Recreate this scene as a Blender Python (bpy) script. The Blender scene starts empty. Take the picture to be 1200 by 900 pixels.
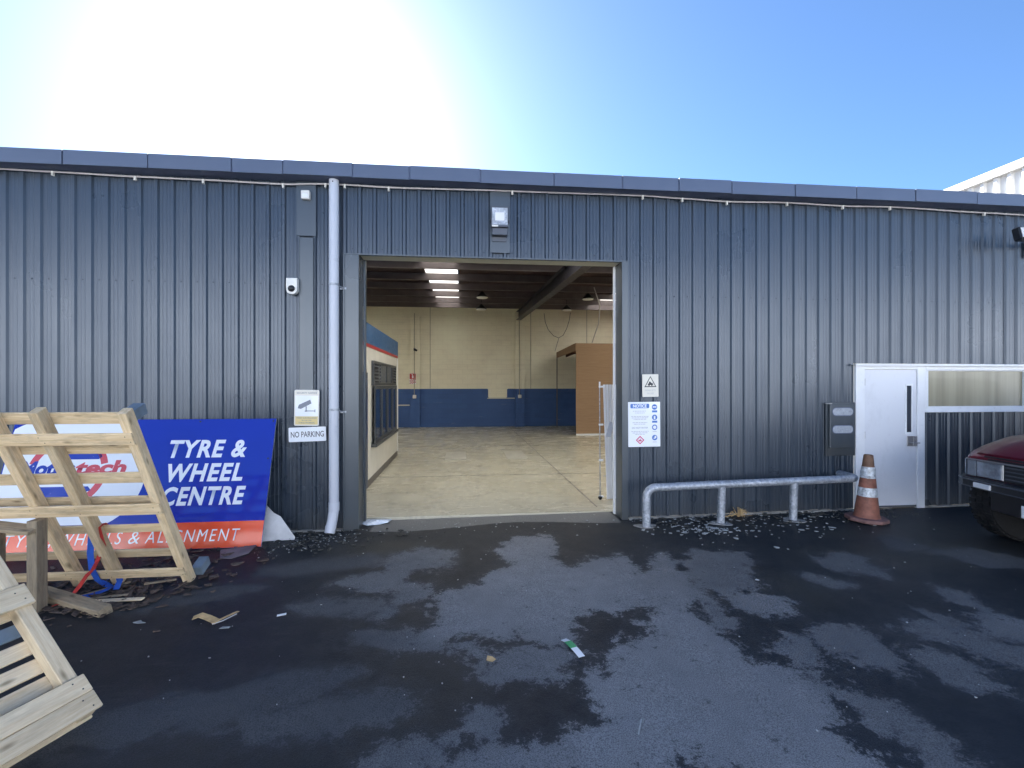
import bpy, bmesh, math, random
import numpy as np
from mathutils import Vector, Matrix, Euler, noise as mnoise

random.seed(7)
R = math.radians
C = bpy.context.scene.collection
SC = bpy.context.scene

# ------------------------------------------------------------------ camera, sky, sun, exposure
cam_d = bpy.data.cameras.new("camera")
cam = bpy.data.objects.new("camera", cam_d)
C.objects.link(cam)
cam.location = (0.0, -6.03, 1.80)
cam.rotation_euler = (R(90), 0, R(-5.94))
cam_d.sensor_width = 36.0
cam_d.lens = 36.0 * 557.0 / 1200.0
cam_d.clip_start = 0.05
cam_d.clip_end = 2000.0
SC.camera = cam

SUN_EL, SUN_AZ = 28.5, -19.0          # azimuth from +Y, negative towards -X
wd = bpy.data.worlds.new("World")
SC.world = wd
wd.use_nodes = True
wn = wd.node_tree.nodes
bg = wn["Background"]
sky = wn.new("ShaderNodeTexSky")
sky.sky_type = 'NISHITA'
sky.sun_disc = False
sky.sun_elevation = R(SUN_EL)
sky.sun_rotation = R(SUN_AZ)
sky.air_density = 1.0
sky.dust_density = 0.64
sky.ozone_density = 7.5
wd.node_tree.links.new(sky.outputs[0], bg.inputs[0])
bg.inputs[1].default_value = 0.05

sun_d = bpy.data.lights.new("sun", 'SUN')
sun_d.energy = 5.0
sun_d.angle = R(0.5)
sun_d.color = (1.0, 0.965, 0.92)
sun = bpy.data.objects.new("sun", sun_d)
C.objects.link(sun)
sv = Vector((math.sin(R(SUN_AZ)) * math.cos(R(SUN_EL)), math.cos(R(SUN_AZ)) * math.cos(R(SUN_EL)), math.sin(R(SUN_EL))))
sun.rotation_euler = sv.to_track_quat('Z', 'Y').to_euler()
sun.location = (-8, 20, 15)

vs = SC.view_settings
vs.view_transform = 'Standard'
vs.look = 'None'
vs.exposure = 2.4
vs.gamma = 1.0

# ------------------------------------------------------------------ materials
def mat_new(name):
    m = bpy.data.materials.new(name)
    m.use_nodes = True
    nt = m.node_tree
    return m, nt, nt.nodes["Principled BSDF"]

def N(nt, typ, **kw):
    n = nt.nodes.new(typ)
    for k, v in kw.items():
        if k.startswith("i_"):
            n.inputs[k[2:].replace("_", " ")].default_value = v
        else:
            setattr(n, k, v)
    return n

def ramp(nt, fac, stops):
    r = nt.nodes.new("ShaderNodeValToRGB")
    el = r.color_ramp.elements
    while len(el) < len(stops):
        el.new(0.5)
    for e, (p, c) in zip(el, stops):
        e.position = p
        e.color = c if len(c) == 4 else (*c, 1)
    nt.links.new(fac, r.inputs[0])
    return r.outputs[0]

def mixc(nt, fac, a, b, blend='MIX'):
    m = nt.nodes.new("ShaderNodeMix")
    m.data_type = 'RGBA'
    m.blend_type = blend
    for sock, v in ((m.inputs[0], fac), (m.inputs[6], a), (m.inputs[7], b)):
        if hasattr(v, "is_output"):
            nt.links.new(v, sock)
        elif isinstance(v, (int, float)):
            sock.default_value = v
        else:
            sock.default_value = (*v, 1) if len(v) == 3 else v
    return m.outputs[2]

def coords(nt, scale=(1, 1, 1), kind="Object", rnd=False):
    tc = nt.nodes.new("ShaderNodeTexCoord")
    mp = nt.nodes.new("ShaderNodeMapping")
    mp.inputs["Scale"].default_value = scale
    out = tc.outputs[kind]
    if rnd:
        oi = nt.nodes.new("ShaderNodeObjectInfo")
        mul = nt.nodes.new("ShaderNodeVectorMath")
        mul.operation = 'MULTIPLY_ADD'
        nt.links.new(oi.outputs["Random"], mul.inputs[0])
        mul.inputs[1].default_value = (37.0, 19.0, 53.0)
        nt.links.new(out, mul.inputs[2])
        out = mul.outputs[0]
    nt.links.new(out, mp.inputs[0])
    return mp.outputs[0]

def noise(nt, vec, scale, detail=4, rough=0.55, dist=0.0):
    n = nt.nodes.new("ShaderNodeTexNoise")
    n.inputs["Scale"].default_value = scale
    n.inputs["Detail"].default_value = detail
    n.inputs["Roughness"].default_value = rough
    n.inputs["Distortion"].default_value = dist
    nt.links.new(vec, n.inputs["Vector"])
    return n.outputs["Fac"]

def bump(nt, p, h, strength=0.2, dist=0.01):
    b = nt.nodes.new("ShaderNodeBump")
    b.inputs["Strength"].default_value = strength
    b.inputs["Distance"].default_value = dist
    nt.links.new(h, b.inputs["Height"])
    nt.links.new(b.outputs[0], p.inputs["Normal"])

def plain(name, col, rough=0.5, metal=0.0, var=0.12, scale=3.0, bmp=0.0, spec=0.5, coat=0.0, rvar=0.1, rnd=True):
    """painted or moulded surface with a soft tone variation and fine wear"""
    m, nt, p = mat_new(name)
    v = coords(nt, rnd=rnd)
    f = noise(nt, v, scale, 6, 0.6)
    dark = tuple(c * (1 - var) for c in col)
    light = tuple(min(1, c * (1 + var)) for c in col)
    nt.links.new(ramp(nt, f, [(0.3, dark), (0.7, light)]), p.inputs["Base Color"])
    rr = ramp(nt, noise(nt, v, scale * 4, 5, 0.6), [(0.3, (max(0.02, rough - rvar),) * 3), (0.7, (min(1, rough + rvar),) * 3)])
    nt.links.new(rr, p.inputs["Roughness"])
    p.inputs["Metallic"].default_value = metal
    p.inputs["Specular IOR Level"].default_value = spec
    p.inputs["Coat Weight"].default_value = coat
    p.inputs["Coat Roughness"].default_value = 0.08
    if bmp:
        bump(nt, p, noise(nt, v, 60, 4, 0.6), bmp, 0.004)
    return m

def m_cladding(name, col, rough=0.29):
    m, nt, p = mat_new(name)
    v = coords(nt, rnd=True)
    f = noise(nt, v, 1.1, 4, 0.55)
    base = mixc(nt, f, tuple(c * 0.92 for c in col), tuple(c * 1.08 for c in col))
    st = noise(nt, coords(nt, (5, 5, 0.25), rnd=True), 2.2, 3, 0.5)
    base = mixc(nt, ramp(nt, st, [(0.45, (0, 0, 0)), (0.85, (0.16, 0.16, 0.16))]), base, (0.13, 0.14, 0.145))
    # splash dirt towards the foot of the wall, with a ragged edge of its own
    sep = nt.nodes.new("ShaderNodeSeparateXYZ")
    tc = nt.nodes.new("ShaderNodeTexCoord")
    nt.links.new(tc.outputs["Object"], sep.inputs[0])
    add = N(nt, "ShaderNodeMath", operation='MULTIPLY_ADD')
    nt.links.new(noise(nt, v, 5, 6, 0.7), add.inputs[0])
    add.inputs[1].default_value = 0.5
    nt.links.new(sep.outputs["Z"], add.inputs[2])
    dirt = ramp(nt, add.outputs[0], [(0.22, (0.5, 0.5, 0.5)), (0.5, (0, 0, 0))])
    nt.links.new(mixc(nt, dirt, base, (0.085, 0.083, 0.075)), p.inputs["Base Color"])
    nt.links.new(ramp(nt, f, [(0.3, (rough - 0.03,) * 3), (0.75, (rough + 0.06,) * 3)]), p.inputs["Roughness"])
    p.inputs["Metallic"].default_value = 0.30
    p.inputs["Specular IOR Level"].default_value = 0.75
    bump(nt, p, noise(nt, coords(nt, (0.5, 0.5, 0.5), rnd=True), 1.2, 0, 0.4), 0.05, 0.012)
    return m

def m_wood(name, light, dark, weather=0.0, knot=0.9):
    """board with its length along local X"""
    m, nt, p = mat_new(name)
    g = coords(nt, (0.9, 14, 14), rnd=True)
    f = noise(nt, g, 2.2, 6, 0.65, 0.6)
    fine = noise(nt, coords(nt, (3, 90, 90), rnd=True), 2.0, 3, 0.6)
    base = ramp(nt, f, [(0.34, dark), (0.5, tuple((a + b) / 2 for a, b in zip(light, dark))), (0.64, light)])
    base = mixc(nt, 0.35, base, ramp(nt, fine, [(0.35, dark), (0.65, light)]))
    vo = nt.nodes.new("ShaderNodeTexVoronoi")
    vo.inputs["Scale"].default_value = 1.0
    nt.links.new(coords(nt, (4.2, 13, 4), rnd=True), vo.inputs["Vector"])
    kn = ramp(nt, vo.outputs["Distance"], [(0.05, (knot, knot, knot)), (0.20, (0, 0, 0))])
    base = mixc(nt, kn, base, tuple(c * 0.45 for c in dark))
    if weather:
        w = ramp(nt, noise(nt, coords(nt, (1.8, 7, 7), rnd=True), 2.4, 8, 0.72), [(0.46, (0, 0, 0)), (0.66, (weather,) * 3)])
        base = mixc(nt, w, base, (0.17, 0.15, 0.125))
    oi = nt.nodes.new("ShaderNodeObjectInfo")
    tone = ramp(nt, oi.outputs["Random"], [(0, (0.72, 0.71, 0.70)), (0.5, (0.95, 0.92, 0.86)), (1, (1.12, 1.08, 1.02))])
    base = mixc(nt, 1.0, base, tone, 'MULTIPLY')
    nt.links.new(base, p.inputs["Base Color"])
    p.inputs["Roughness"].default_value = 0.78
    p.inputs["Specular IOR Level"].default_value = 0.25
    bump(nt, p, f, 0.25, 0.004)
    return m

def m_glass(name, col=(0.02, 0.025, 0.03), rough=0.03):
    m, nt, p = mat_new(name)
    v = coords(nt)
    nt.links.new(ramp(nt, noise(nt, v, 2.5, 4, 0.6), [(0.3, tuple(c * 0.8 for c in col)), (0.7, tuple(c * 1.2 for c in col))]), p.inputs["Base Color"])
    nt.links.new(ramp(nt, noise(nt, v, 6, 4, 0.6), [(0.3, (rough,) * 3), (0.8, (rough + 0.06,) * 3)]), p.inputs["Roughness"])
    p.inputs["Specular IOR Level"].default_value = 0.9
    return m

M = {}
M['clad'] = m_cladding("slate_cladding_paint", (0.043, 0.060, 0.084))
M['flash'] = m_cladding("slate_flashing_paint", (0.062, 0.078, 0.094), 0.30)
M['fascia'] = plain("slate_fascia_paint", (0.10, 0.125, 0.18), 0.38, 0.3, 0.05, 1.2, spec=0.7, rvar=0.03)
M['soffit'] = plain("dark_gutter_underside", (0.13, 0.16, 0.25), 0.5, 0.2, 0.08)
M['head'] = plain("head_soffit_floor_light", (0.50, 0.49, 0.40), 0.55, 0, 0.1, 4)  # light thrown up from the floor is put into this pale olive
def m_door():
    m, nt, p = mat_new("grubby_white_door_paint")
    v = coords(nt)
    g = noise(nt, coords(nt, (1, 1, 0.5)), 2.6, 9, 0.72)
    f = noise(nt, v, 22, 5, 0.7)
    base = mixc(nt, ramp(nt, g, [(0.50, (0, 0, 0)), (0.78, (0.55, 0.55, 0.55))]), (0.72, 0.74, 0.78), (0.50, 0.51, 0.53))
    base = mixc(nt, ramp(nt, f, [(0.64, (0, 0, 0)), (0.76, (0.4, 0.4, 0.4))]), base, (0.38, 0.38, 0.37))
    nt.links.new(base, p.inputs["Base Color"])
    nt.links.new(ramp(nt, g, [(0.3, (0.34,) * 3), (0.75, (0.55,) * 3)]), p.inputs["Roughness"])
    bump(nt, p, noise(nt, v, 3, 2, 0.5), 0.04, 0.01)
    return m
M['white'] = m_door()
M['whiteframe'] = plain("white_frame_paint", (0.78, 0.80, 0.82), 0.35, 0, 0.05, 5)
M['pvc'] = plain("white_pvc_pipe", (0.52, 0.545, 0.60), 0.35, 0, 0.06, 2.0)
M['plastic'] = plain("off_white_plastic", (0.72, 0.71, 0.66), 0.4, 0, 0.08, 9)
M['blackplastic'] = plain("black_plastic", (0.018, 0.019, 0.022), 0.4, 0, 0.2, 9)
M['greymetal'] = plain("grey_painted_metal", (0.085, 0.095, 0.115), 0.38, 0.2, 0.1, 5)
M['chrome'] = plain("satin_chrome", (0.42, 0.42, 0.43), 0.38, 0.8, 0.04, 3, rvar=0.02)
M['cable'] = plain("pale_cable_sheath", (0.50, 0.47, 0.46), 0.5, 0, 0.1, 9)
M['joint'] = plain("cream_painted_conduit", (0.36, 0.33, 0.26), 0.6, 0, 0.1, 5)
M['palepatch'] = plain("pale_crumpled_patch", (0.62, 0.70, 0.84), 0.3, 0, 0.25, 14, bmp=0.4)
M['meterglass'] = plain("scratched_meter_window", (0.34, 0.37, 0.41), 0.3, 0, 0.2, 16)
M['concrete'] = plain("bare_concrete", (0.27, 0.265, 0.25), 0.85, 0, 0.35, 7, bmp=0.5)
M['bluewood'] = plain("blue_grey_painted_timber", (0.15, 0.20, 0.25), 0.7, 0, 0.25, 9, bmp=0.3)
M['wood'] = m_wood("new_pine", (0.84, 0.71, 0.50), (0.58, 0.43, 0.25), 0.42)
M['woodpale'] = m_wood("pale_pine", (0.88, 0.77, 0.58), (0.68, 0.53, 0.34), 0.22)
M['woodgrey'] = m_wood("weathered_pine", (0.50, 0.42, 0.30), (0.29, 0.225, 0.15), 0.55)
M['ply'] = m_wood("brown_plywood", (0.37, 0.25, 0.165), (0.30, 0.20, 0.13), 0.0, 0.0)
M['signblue'] = plain("glossy_blue_enamel", (0.012, 0.030, 0.36), 0.07, 0, 0.05, 1.5, coat=0.6, rvar=0.03)
M['signwhite'] = plain("glossy_white_enamel", (0.84, 0.87, 0.90), 0.10, 0, 0.03, 1.5, coat=0.2, rvar=0.03)
M['signorange'] = plain("glossy_orange_red_enamel", (0.80, 0.085, 0.028), 0.16, 0, 0.08, 1.2, coat=0.15, rvar=0.03)
M['logored'] = plain("faded_red_vinyl", (0.62, 0.10, 0.12), 0.2, 0, 0.05)
M['logoblue'] = plain("blue_vinyl", (0.03, 0.06, 0.38), 0.2, 0, 0.05)
M['ink'] = plain("black_ink", (0.03, 0.032, 0.04), 0.5, 0, 0.1)
M['greyink'] = plain("grey_ink", (0.20, 0.22, 0.26), 0.5, 0, 0.1)
M['paleink'] = plain("faded_ink", (0.45, 0.45, 0.47), 0.5, 0, 0.1)
M['yellow'] = plain("faded_yellow_print", (0.72, 0.58, 0.26), 0.45, 0, 0.08)
M['cream'] = plain("cream_sign_face", (0.72, 0.69, 0.60), 0.4, 0, 0.05)
M['noticeblue'] = plain("blue_print", (0.06, 0.17, 0.50), 0.4, 0, 0.06)
M['noticered'] = plain("red_print", (0.62, 0.06, 0.16), 0.4, 0, 0.06)
M['cone'] = plain("faded_orange_cone_plastic", (0.24, 0.092, 0.06), 0.65, 0, 0.45, 11, bmp=0.25)
M['conebase'] = plain("worn_cone_base_rubber", (0.19, 0.10, 0.09), 0.75, 0, 0.35, 8, bmp=0.4)
M['conetop'] = plain("dirty_cone_tip", (0.16, 0.085, 0.05), 0.65, 0, 0.35, 12)
M['reflective'] = plain("scuffed_reflective_tape", (0.50, 0.53, 0.55), 0.45, 0.1, 0.55, 26)
M['strapblue'] = plain("blue_webbing", (0.02, 0.10, 0.50), 0.7, 0, 0.15, 20, bmp=0.3)
M['strapred'] = plain("red_webbing", (0.42, 0.025, 0.02), 0.7, 0, 0.15, 20, bmp=0.3)
M['board'] = plain("dirty_white_board", (0.62, 0.62, 0.62), 0.65, 0, 0.2, 5, bmp=0.2)
M['paper'] = plain("grey_wet_cardboard", (0.20, 0.17, 0.18), 0.8, 0, 0.25, 7, bmp=0.3)
M['maroon'] = plain("maroon_car_paint", (0.15, 0.008, 0.020), 0.33, 0, 0.10, 2.0, coat=0.35, rvar=0.05)
M['carglass'] = m_glass("car_glass")
M['rubber'] = plain("tyre_rubber", (0.010, 0.010, 0.011), 0.8, 0, 0.25, 12, bmp=0.4)
M['lens'] = plain("headlamp_lens", (0.42, 0.45, 0.50), 0.10, 0.5, 0.5, 9, coat=0.8)
M['lensgrey'] = plain("marker_lamp_lens", (0.24, 0.26, 0.29), 0.2, 0.1, 0.1, 9, coat=0.5)
M['plate'] = plain("white_number_plate", (0.75, 0.76, 0.78), 0.35, 0, 0.04)
M['glass'] = m_glass("office_window_glass", (0.012, 0.03, 0.075))
M['slotglass'] = m_glass("door_slot_glass", (0.05, 0.06, 0.075))
M['darkframe'] = plain("grey_aluminium_frame", (0.075, 0.08, 0.085), 0.45, 0.3, 0.1, 8)
M['offwhite'] = plain("off_white_office_wall", (0.62, 0.59, 0.51), 0.7, 0, 0.07, 3, bmp=0.08)
M['officeblue'] = plain("teal_blue_fascia_paint", (0.028, 0.10, 0.23), 0.5, 0, 0.1, 3)
M['stripe'] = plain("red_stripe_paint", (0.40, 0.03, 0.035), 0.5, 0, 0.1, 4)
M['skirting'] = plain("brown_grey_skirting", (0.13, 0.115, 0.10), 0.6, 0, 0.15, 5)
M['doorblue'] = plain("dark_blue_door_paint", (0.025, 0.045, 0.10), 0.45, 0, 0.1, 5)
M['steel'] = plain("dark_purlin_paint", (0.13, 0.105, 0.105), 0.5, 0.1, 0.15, 4)
M['rafter'] = plain("dark_rafter_paint", (0.030, 0.028, 0.040), 0.5, 0.1, 0.15, 4)
M['ceiling'] = plain("dark_roof_lining", (0.040, 0.019, 0.018), 0.7, 0, 0.3, 2)
M['redprimer'] = plain("red_primer_underside", (0.11, 0.035, 0.03), 0.7, 0, 0.2, 3)
M['neighbour'] = plain("white_factory_cladding", (0.78, 0.77, 0.74), 0.5, 0, 0.04, 2)
M['creamclad'] = plain("pale_factory_cladding", (0.70, 0.74, 0.80), 0.55, 0, 0.08, 1.0)
M['redroof'] = plain("far_roof_paint", (0.20, 0.10, 0.08), 0.6, 0, 0.1, 2)
M['lampshade'] = plain("dark_high_bay_shade", (0.03, 0.03, 0.035), 0.4, 0.4, 0.1)
M['diffuser'] = plain("white_lamp_diffuser", (0.75, 0.75, 0.72), 0.4, 0, 0.05)
M['greenfoil'] = plain("green_wrapper_print", (0.03, 0.36, 0.13), 0.35, 0, 0.15, 30)
M['leaf'] = plain("dry_bark_and_leaves", (0.085, 0.062, 0.05), 0.85, 0, 0.6, 25)
M['straw'] = plain("dry_leaf_sheath", (0.55, 0.38, 0.18), 0.8, 0, 0.3, 20, bmp=0.3)
M['flakes'] = plain("pale_paint_flakes", (0.36, 0.38, 0.38), 0.7, 0, 0.25, 20)
M['grit'] = plain("dark_grit", (0.05, 0.05, 0.045), 0.9, 0, 0.4, 30)
M['screw'] = plain("dark_screw_head", (0.02, 0.024, 0.035), 0.5, 0.3, 0.1)
M['gate'] = plain("white_gate_slat", (0.90, 0.91, 0.93), 0.45, 0, 0.06, 5)
M['rag'] = plain("pale_cloth", (0.60, 0.63, 0.70), 0.9, 0, 0.1, 14, bmp=0.3)
M['firered'] = plain("red_fire_sign_print", (0.55, 0.04, 0.04), 0.5, 0, 0.1)
M['cover'] = plain("pale_steel_floor_plate", (0.46, 0.44, 0.37), 0.5, 0, 0.2, 4)

def m_galv():
    m, nt, p = mat_new("galvanised_steel")
    v = coords(nt)
    vo = nt.nodes.new("ShaderNodeTexVoronoi")
    vo.inputs["Scale"].default_value = 42
    nt.links.new(v, vo.inputs["Vector"])
    f = noise(nt, v, 8, 6, 0.65)
    a = ramp(nt, vo.outputs["Color"], [(0.2, (0.30, 0.33, 0.37)), (0.8, (0.50, 0.53, 0.58))])
    nt.links.new(mixc(nt, ramp(nt, f, [(0.45, (0, 0, 0)), (0.7, (0.6, 0.6, 0.6))]), a, (0.22, 0.24, 0.27)), p.inputs["Base Color"])
    p.inputs["Metallic"].default_value = 0.45
    p.inputs["Roughness"].default_value = 0.5
    bump(nt, p, f, 0.15, 0.004)
    return m
M['galv'] = m_galv()

def m_skylight():
    m, nt, p = mat_new("translucent_roof_sheet")
    nt.nodes.remove(p)
    t = nt.nodes.new("ShaderNodeBsdfTranslucent")
    d = nt.nodes.new("ShaderNodeBsdfDiffuse")
    d.inputs[0].default_value = (0.6, 0.6, 0.58, 1)
    v = coords(nt)
    nt.links.new(ramp(nt, noise(nt, v, 3, 4), [(0.3, (0.88, 0.86, 0.80)), (0.7, (0.93, 0.91, 0.86))]), t.inputs[0])
    mx = nt.nodes.new("ShaderNodeMixShader")
    mx.inputs[0].default_value = 0.92
    nt.links.new(d.outputs[0], mx.inputs[1])
    nt.links.new(t.outputs[0], mx.inputs[2])
    nt.links.new(mx.outputs[0], nt.nodes["Material Output"].inputs[0])
    return m
M['skylight'] = m_skylight()

def m_floor():
    m, nt, p = mat_new("worn_yellow_grey_floor_paint")
    v = coords(nt)
    a = noise(nt, v, 0.8, 6, 0.6)
    b = noise(nt, coords(nt, (1.0, 2.0, 1)), 1.7, 9, 0.72, 0.5)
    c = noise(nt, v, 30, 5, 0.7)
    d = noise(nt, coords(nt, (2.2, 0.5, 1)), 1.6, 8, 0.7, 0.3)
    base = ramp(nt, a, [(0.3, (0.47, 0.435, 0.325)), (0.7, (0.58, 0.545, 0.43))])
    base = mixc(nt, ramp(nt, b, [(0.50, (0, 0, 0)), (0.74, (0.6, 0.6, 0.6))]), base, (0.27, 0.245, 0.18))
    base = mixc(nt, ramp(nt, b, [(0.26, (0.5, 0.5, 0.5)), (0.40, (0, 0, 0))]), base, (0.44, 0.44, 0.41))
    base = mixc(nt, ramp(nt, d, [(0.56, (0, 0, 0)), (0.70, (0.5, 0.5, 0.5))]), base, (0.17, 0.16, 0.13))
    base = mixc(nt, ramp(nt, noise(nt, coords(nt, (1, 2.6, 1)), 2.3, 10, 0.76), [(0.655, (0, 0, 0)), (0.72, (0.8, 0.8, 0.8))]), base, (0.08, 0.07, 0.055))
    base = mixc(nt, ramp(nt, c, [(0.58, (0, 0, 0)), (0.8, (0.3, 0.3, 0.3))]), base, (0.14, 0.13, 0.105))
    nt.links.new(base, p.inputs["Base Color"])
    nt.links.new(ramp(nt, b, [(0.3, (0.15,) * 3), (0.7, (0.36,) * 3)]), p.inputs["Roughness"])
    bump(nt, p, c, 0.05, 0.003)
    return m
M['floor'] = m_floor()

def m_block(name, col, var):
    m, nt, p = mat_new(name)
    tc = nt.nodes.new("ShaderNodeTexCoord")
    sp = nt.nodes.new("ShaderNodeSeparateXYZ")
    cb = nt.nodes.new("ShaderNodeCombineXYZ")
    nt.links.new(tc.outputs["Object"], sp.inputs[0])
    nt.links.new(sp.outputs["X"], cb.inputs["X"])
    nt.links.new(sp.outputs["Z"], cb.inputs["Y"])
    bk = nt.nodes.new("ShaderNodeTexBrick")
    bk.inputs["Scale"].default_value = 1.0
    bk.inputs["Brick Width"].default_value = 0.4
    bk.inputs["Row Height"].default_value = 0.2
    bk.inputs["Mortar Size"].default_value = 0.007
    bk.inputs["Mortar Smooth"].default_value = 0.4
    bk.inputs["Color1"].default_value = (*[c * (1 - var) for c in col], 1)
    bk.inputs["Color2"].default_value = (*[c * (1 + var) for c in col], 1)
    bk.inputs["Mortar"].default_value = (*[c * 0.86 for c in col], 1)
    nt.links.new(cb.outputs[0], bk.inputs["Vector"])
    v = coords(nt)
    streak = noise(nt, coords(nt, (0.5, 0.5, 3.5)), 1.5, 6, 0.65)
    base = mixc(nt, ramp(nt, streak, [(0.5, (0, 0, 0)), (0.8, (0.4, 0.4, 0.4))]), bk.outputs["Color"], tuple(c * 0.65 for c in col))
    base = mixc(nt, ramp(nt, noise(nt, v, 0.55, 7, 0.65), [(0.42, (0, 0, 0)), (0.66, (0.5, 0.5, 0.5))]), base, tuple(min(0.9, c * 1.25 + 0.02) for c in col))
    base = mixc(nt, ramp(nt, noise(nt, coords(nt, (0.35, 1, 5)), 3.0, 8, 0.75), [(0.63, (0, 0, 0)), (0.69, (0.5, 0.5, 0.5))]), base, (0.40, 0.40, 0.40))
    nt.links.new(base, p.inputs["Base Color"])
    p.inputs["Roughness"].default_value = 0.65
    bump(nt, p, bk.outputs["Fac"], -0.2, 0.004)
    return m
M['blockcream'] = m_block("cream_painted_blockwork", (0.76, 0.70, 0.54), 0.02)
M['blockblue'] = m_block("blue_painted_blockwork", (0.030, 0.085, 0.25), 0.08)

def m_asphalt():
    m, nt, p = mat_new("damp_patchy_asphalt")
    v = coords(nt)
    at = N(nt, "ShaderNodeAttribute", attribute_name="dry")
    br = N(nt, "ShaderNodeAttribute", attribute_name="silt")
    co = N(nt, "ShaderNodeAttribute", attribute_name="apron")
    wt = N(nt, "ShaderNodeAttribute", attribute_name="bleach")
    big = noise(nt, v, 0.9, 6, 0.6)
    med = noise(nt, v, 6.0, 8, 0.72)
    fine = noise(nt, v, 55, 5, 0.75)
    agg = noise(nt, v, 160, 3, 0.7)
    def madd(a, k, b):
        n = N(nt, "ShaderNodeMath", operation='MULTIPLY_ADD')
        nt.links.new(a, n.inputs[0]); n.inputs[1].default_value = k
        if hasattr(b, "is_output"): nt.links.new(b, n.inputs[2])
        else: n.inputs[2].default_value = b
        return n.outputs[0]
    rag = noise(nt, v, 5.5, 13, 0.80, 0.25)
    grain = noise(nt, v, 95, 4, 0.8)
    d = madd(rag, 2.1, madd(grain, 0.40, madd(fine, 0.30, madd(at.outputs["Fac"], 1.0, -1.40))))
    mask = ramp(nt, d, [(0.455, (0, 0, 0)), (0.505, (0.75, 0.75, 0.75)), (0.62, (1, 1, 1))])
    wet = ramp(nt, big, [(0.3, (0.009, 0.012, 0.018)), (0.7, (0.017, 0.021, 0.028))])
    wet = mixc(nt, ramp(nt, med, [(0.46, (0, 0, 0)), (0.70, (0.75, 0.75, 0.75))]), wet, (0.036, 0.038, 0.040))
    scuff = noise(nt, coords(nt, (0.55, 2.2, 1)), 2.2, 11, 0.78, 0.4)
    wet = mixc(nt, ramp(nt, scuff, [(0.56, (0, 0, 0)), (0.68, (0.7, 0.7, 0.7))]), wet, (0.055, 0.057, 0.058))
    wet = mixc(nt, ramp(nt, noise(nt, v, 1.6, 9, 0.7), [(0.30, (0.8, 0.8, 0.8)), (0.46, (0, 0, 0))]), wet, (0.0065, 0.0075, 0.010))
    wet = mixc(nt, ramp(nt, br.outputs["Fac"], [(0.1, (0, 0, 0)), (0.9, (0.75, 0.75, 0.75))]), wet, (0.045, 0.044, 0.037))
    dry = ramp(nt, med, [(0.3, (0.25, 0.252, 0.254)), (0.7, (0.32, 0.322, 0.324))])
    dry = mixc(nt, ramp(nt, big, [(0.35, (0, 0, 0)), (0.7, (0.5, 0.5, 0.5))]), dry, (0.23, 0.232, 0.235))
    dry = mixc(nt, ramp(nt, noise(nt, v, 13, 9, 0.78), [(0.60, (0, 0, 0)), (0.67, (0.8, 0.8, 0.8))]), dry, (0.035, 0.037, 0.040))
    halo = ramp(nt, d, [(0.10, (0, 0, 0)), (0.46, (0.55, 0.55, 0.55))])
    wet = mixc(nt, halo, wet, (0.042, 0.047, 0.053))
    mw = N(nt, "ShaderNodeMath", operation='MULTIPLY')
    nt.links.new(mask, mw.inputs[0]); nt.links.new(wt.outputs["Fac"], mw.inputs[1])
    col = mixc(nt, mw.outputs[0], wet, dry)
    a2 = madd(med, 0.5, madd(co.outputs["Fac"], 1.0, -0.25))
    col = mixc(nt, ramp(nt, a2, [(0.45, (0, 0, 0)), (0.58, (0.9, 0.9, 0.9))]), col, (0.20, 0.20, 0.19))
    col = mixc(nt, ramp(nt, agg, [(0.38, (0.62, 0.62, 0.62)), (0.56, (0, 0, 0))]), col, (0.010, 0.011, 0.012))
    col = mixc(nt, ramp(nt, fine, [(0.66, (0, 0, 0)), (0.78, (0.35, 0.35, 0.35))]), col, (0.08, 0.09, 0.105))
    col = mixc(nt, ramp(nt, noise(nt, v, 130, 3, 0.7), [(0.60, (0, 0, 0)), (0.72, (0.35, 0.35, 0.35))]), col, (0.095, 0.105, 0.12))
    nt.links.new(col, p.inputs["Base Color"])
    nt.links.new(mixc(nt, mask, (0.55, 0.55, 0.55), (0.88, 0.88, 0.88)), p.inputs["Roughness"])
    p.inputs["Specular IOR Level"].default_value = 0.32
    hh = madd(agg, 0.6, madd(fine, 0.6, 0.0))
    bump(nt, p, hh, 0.8, 0.006)
    return m
M['asphalt'] = m_asphalt()

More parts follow.
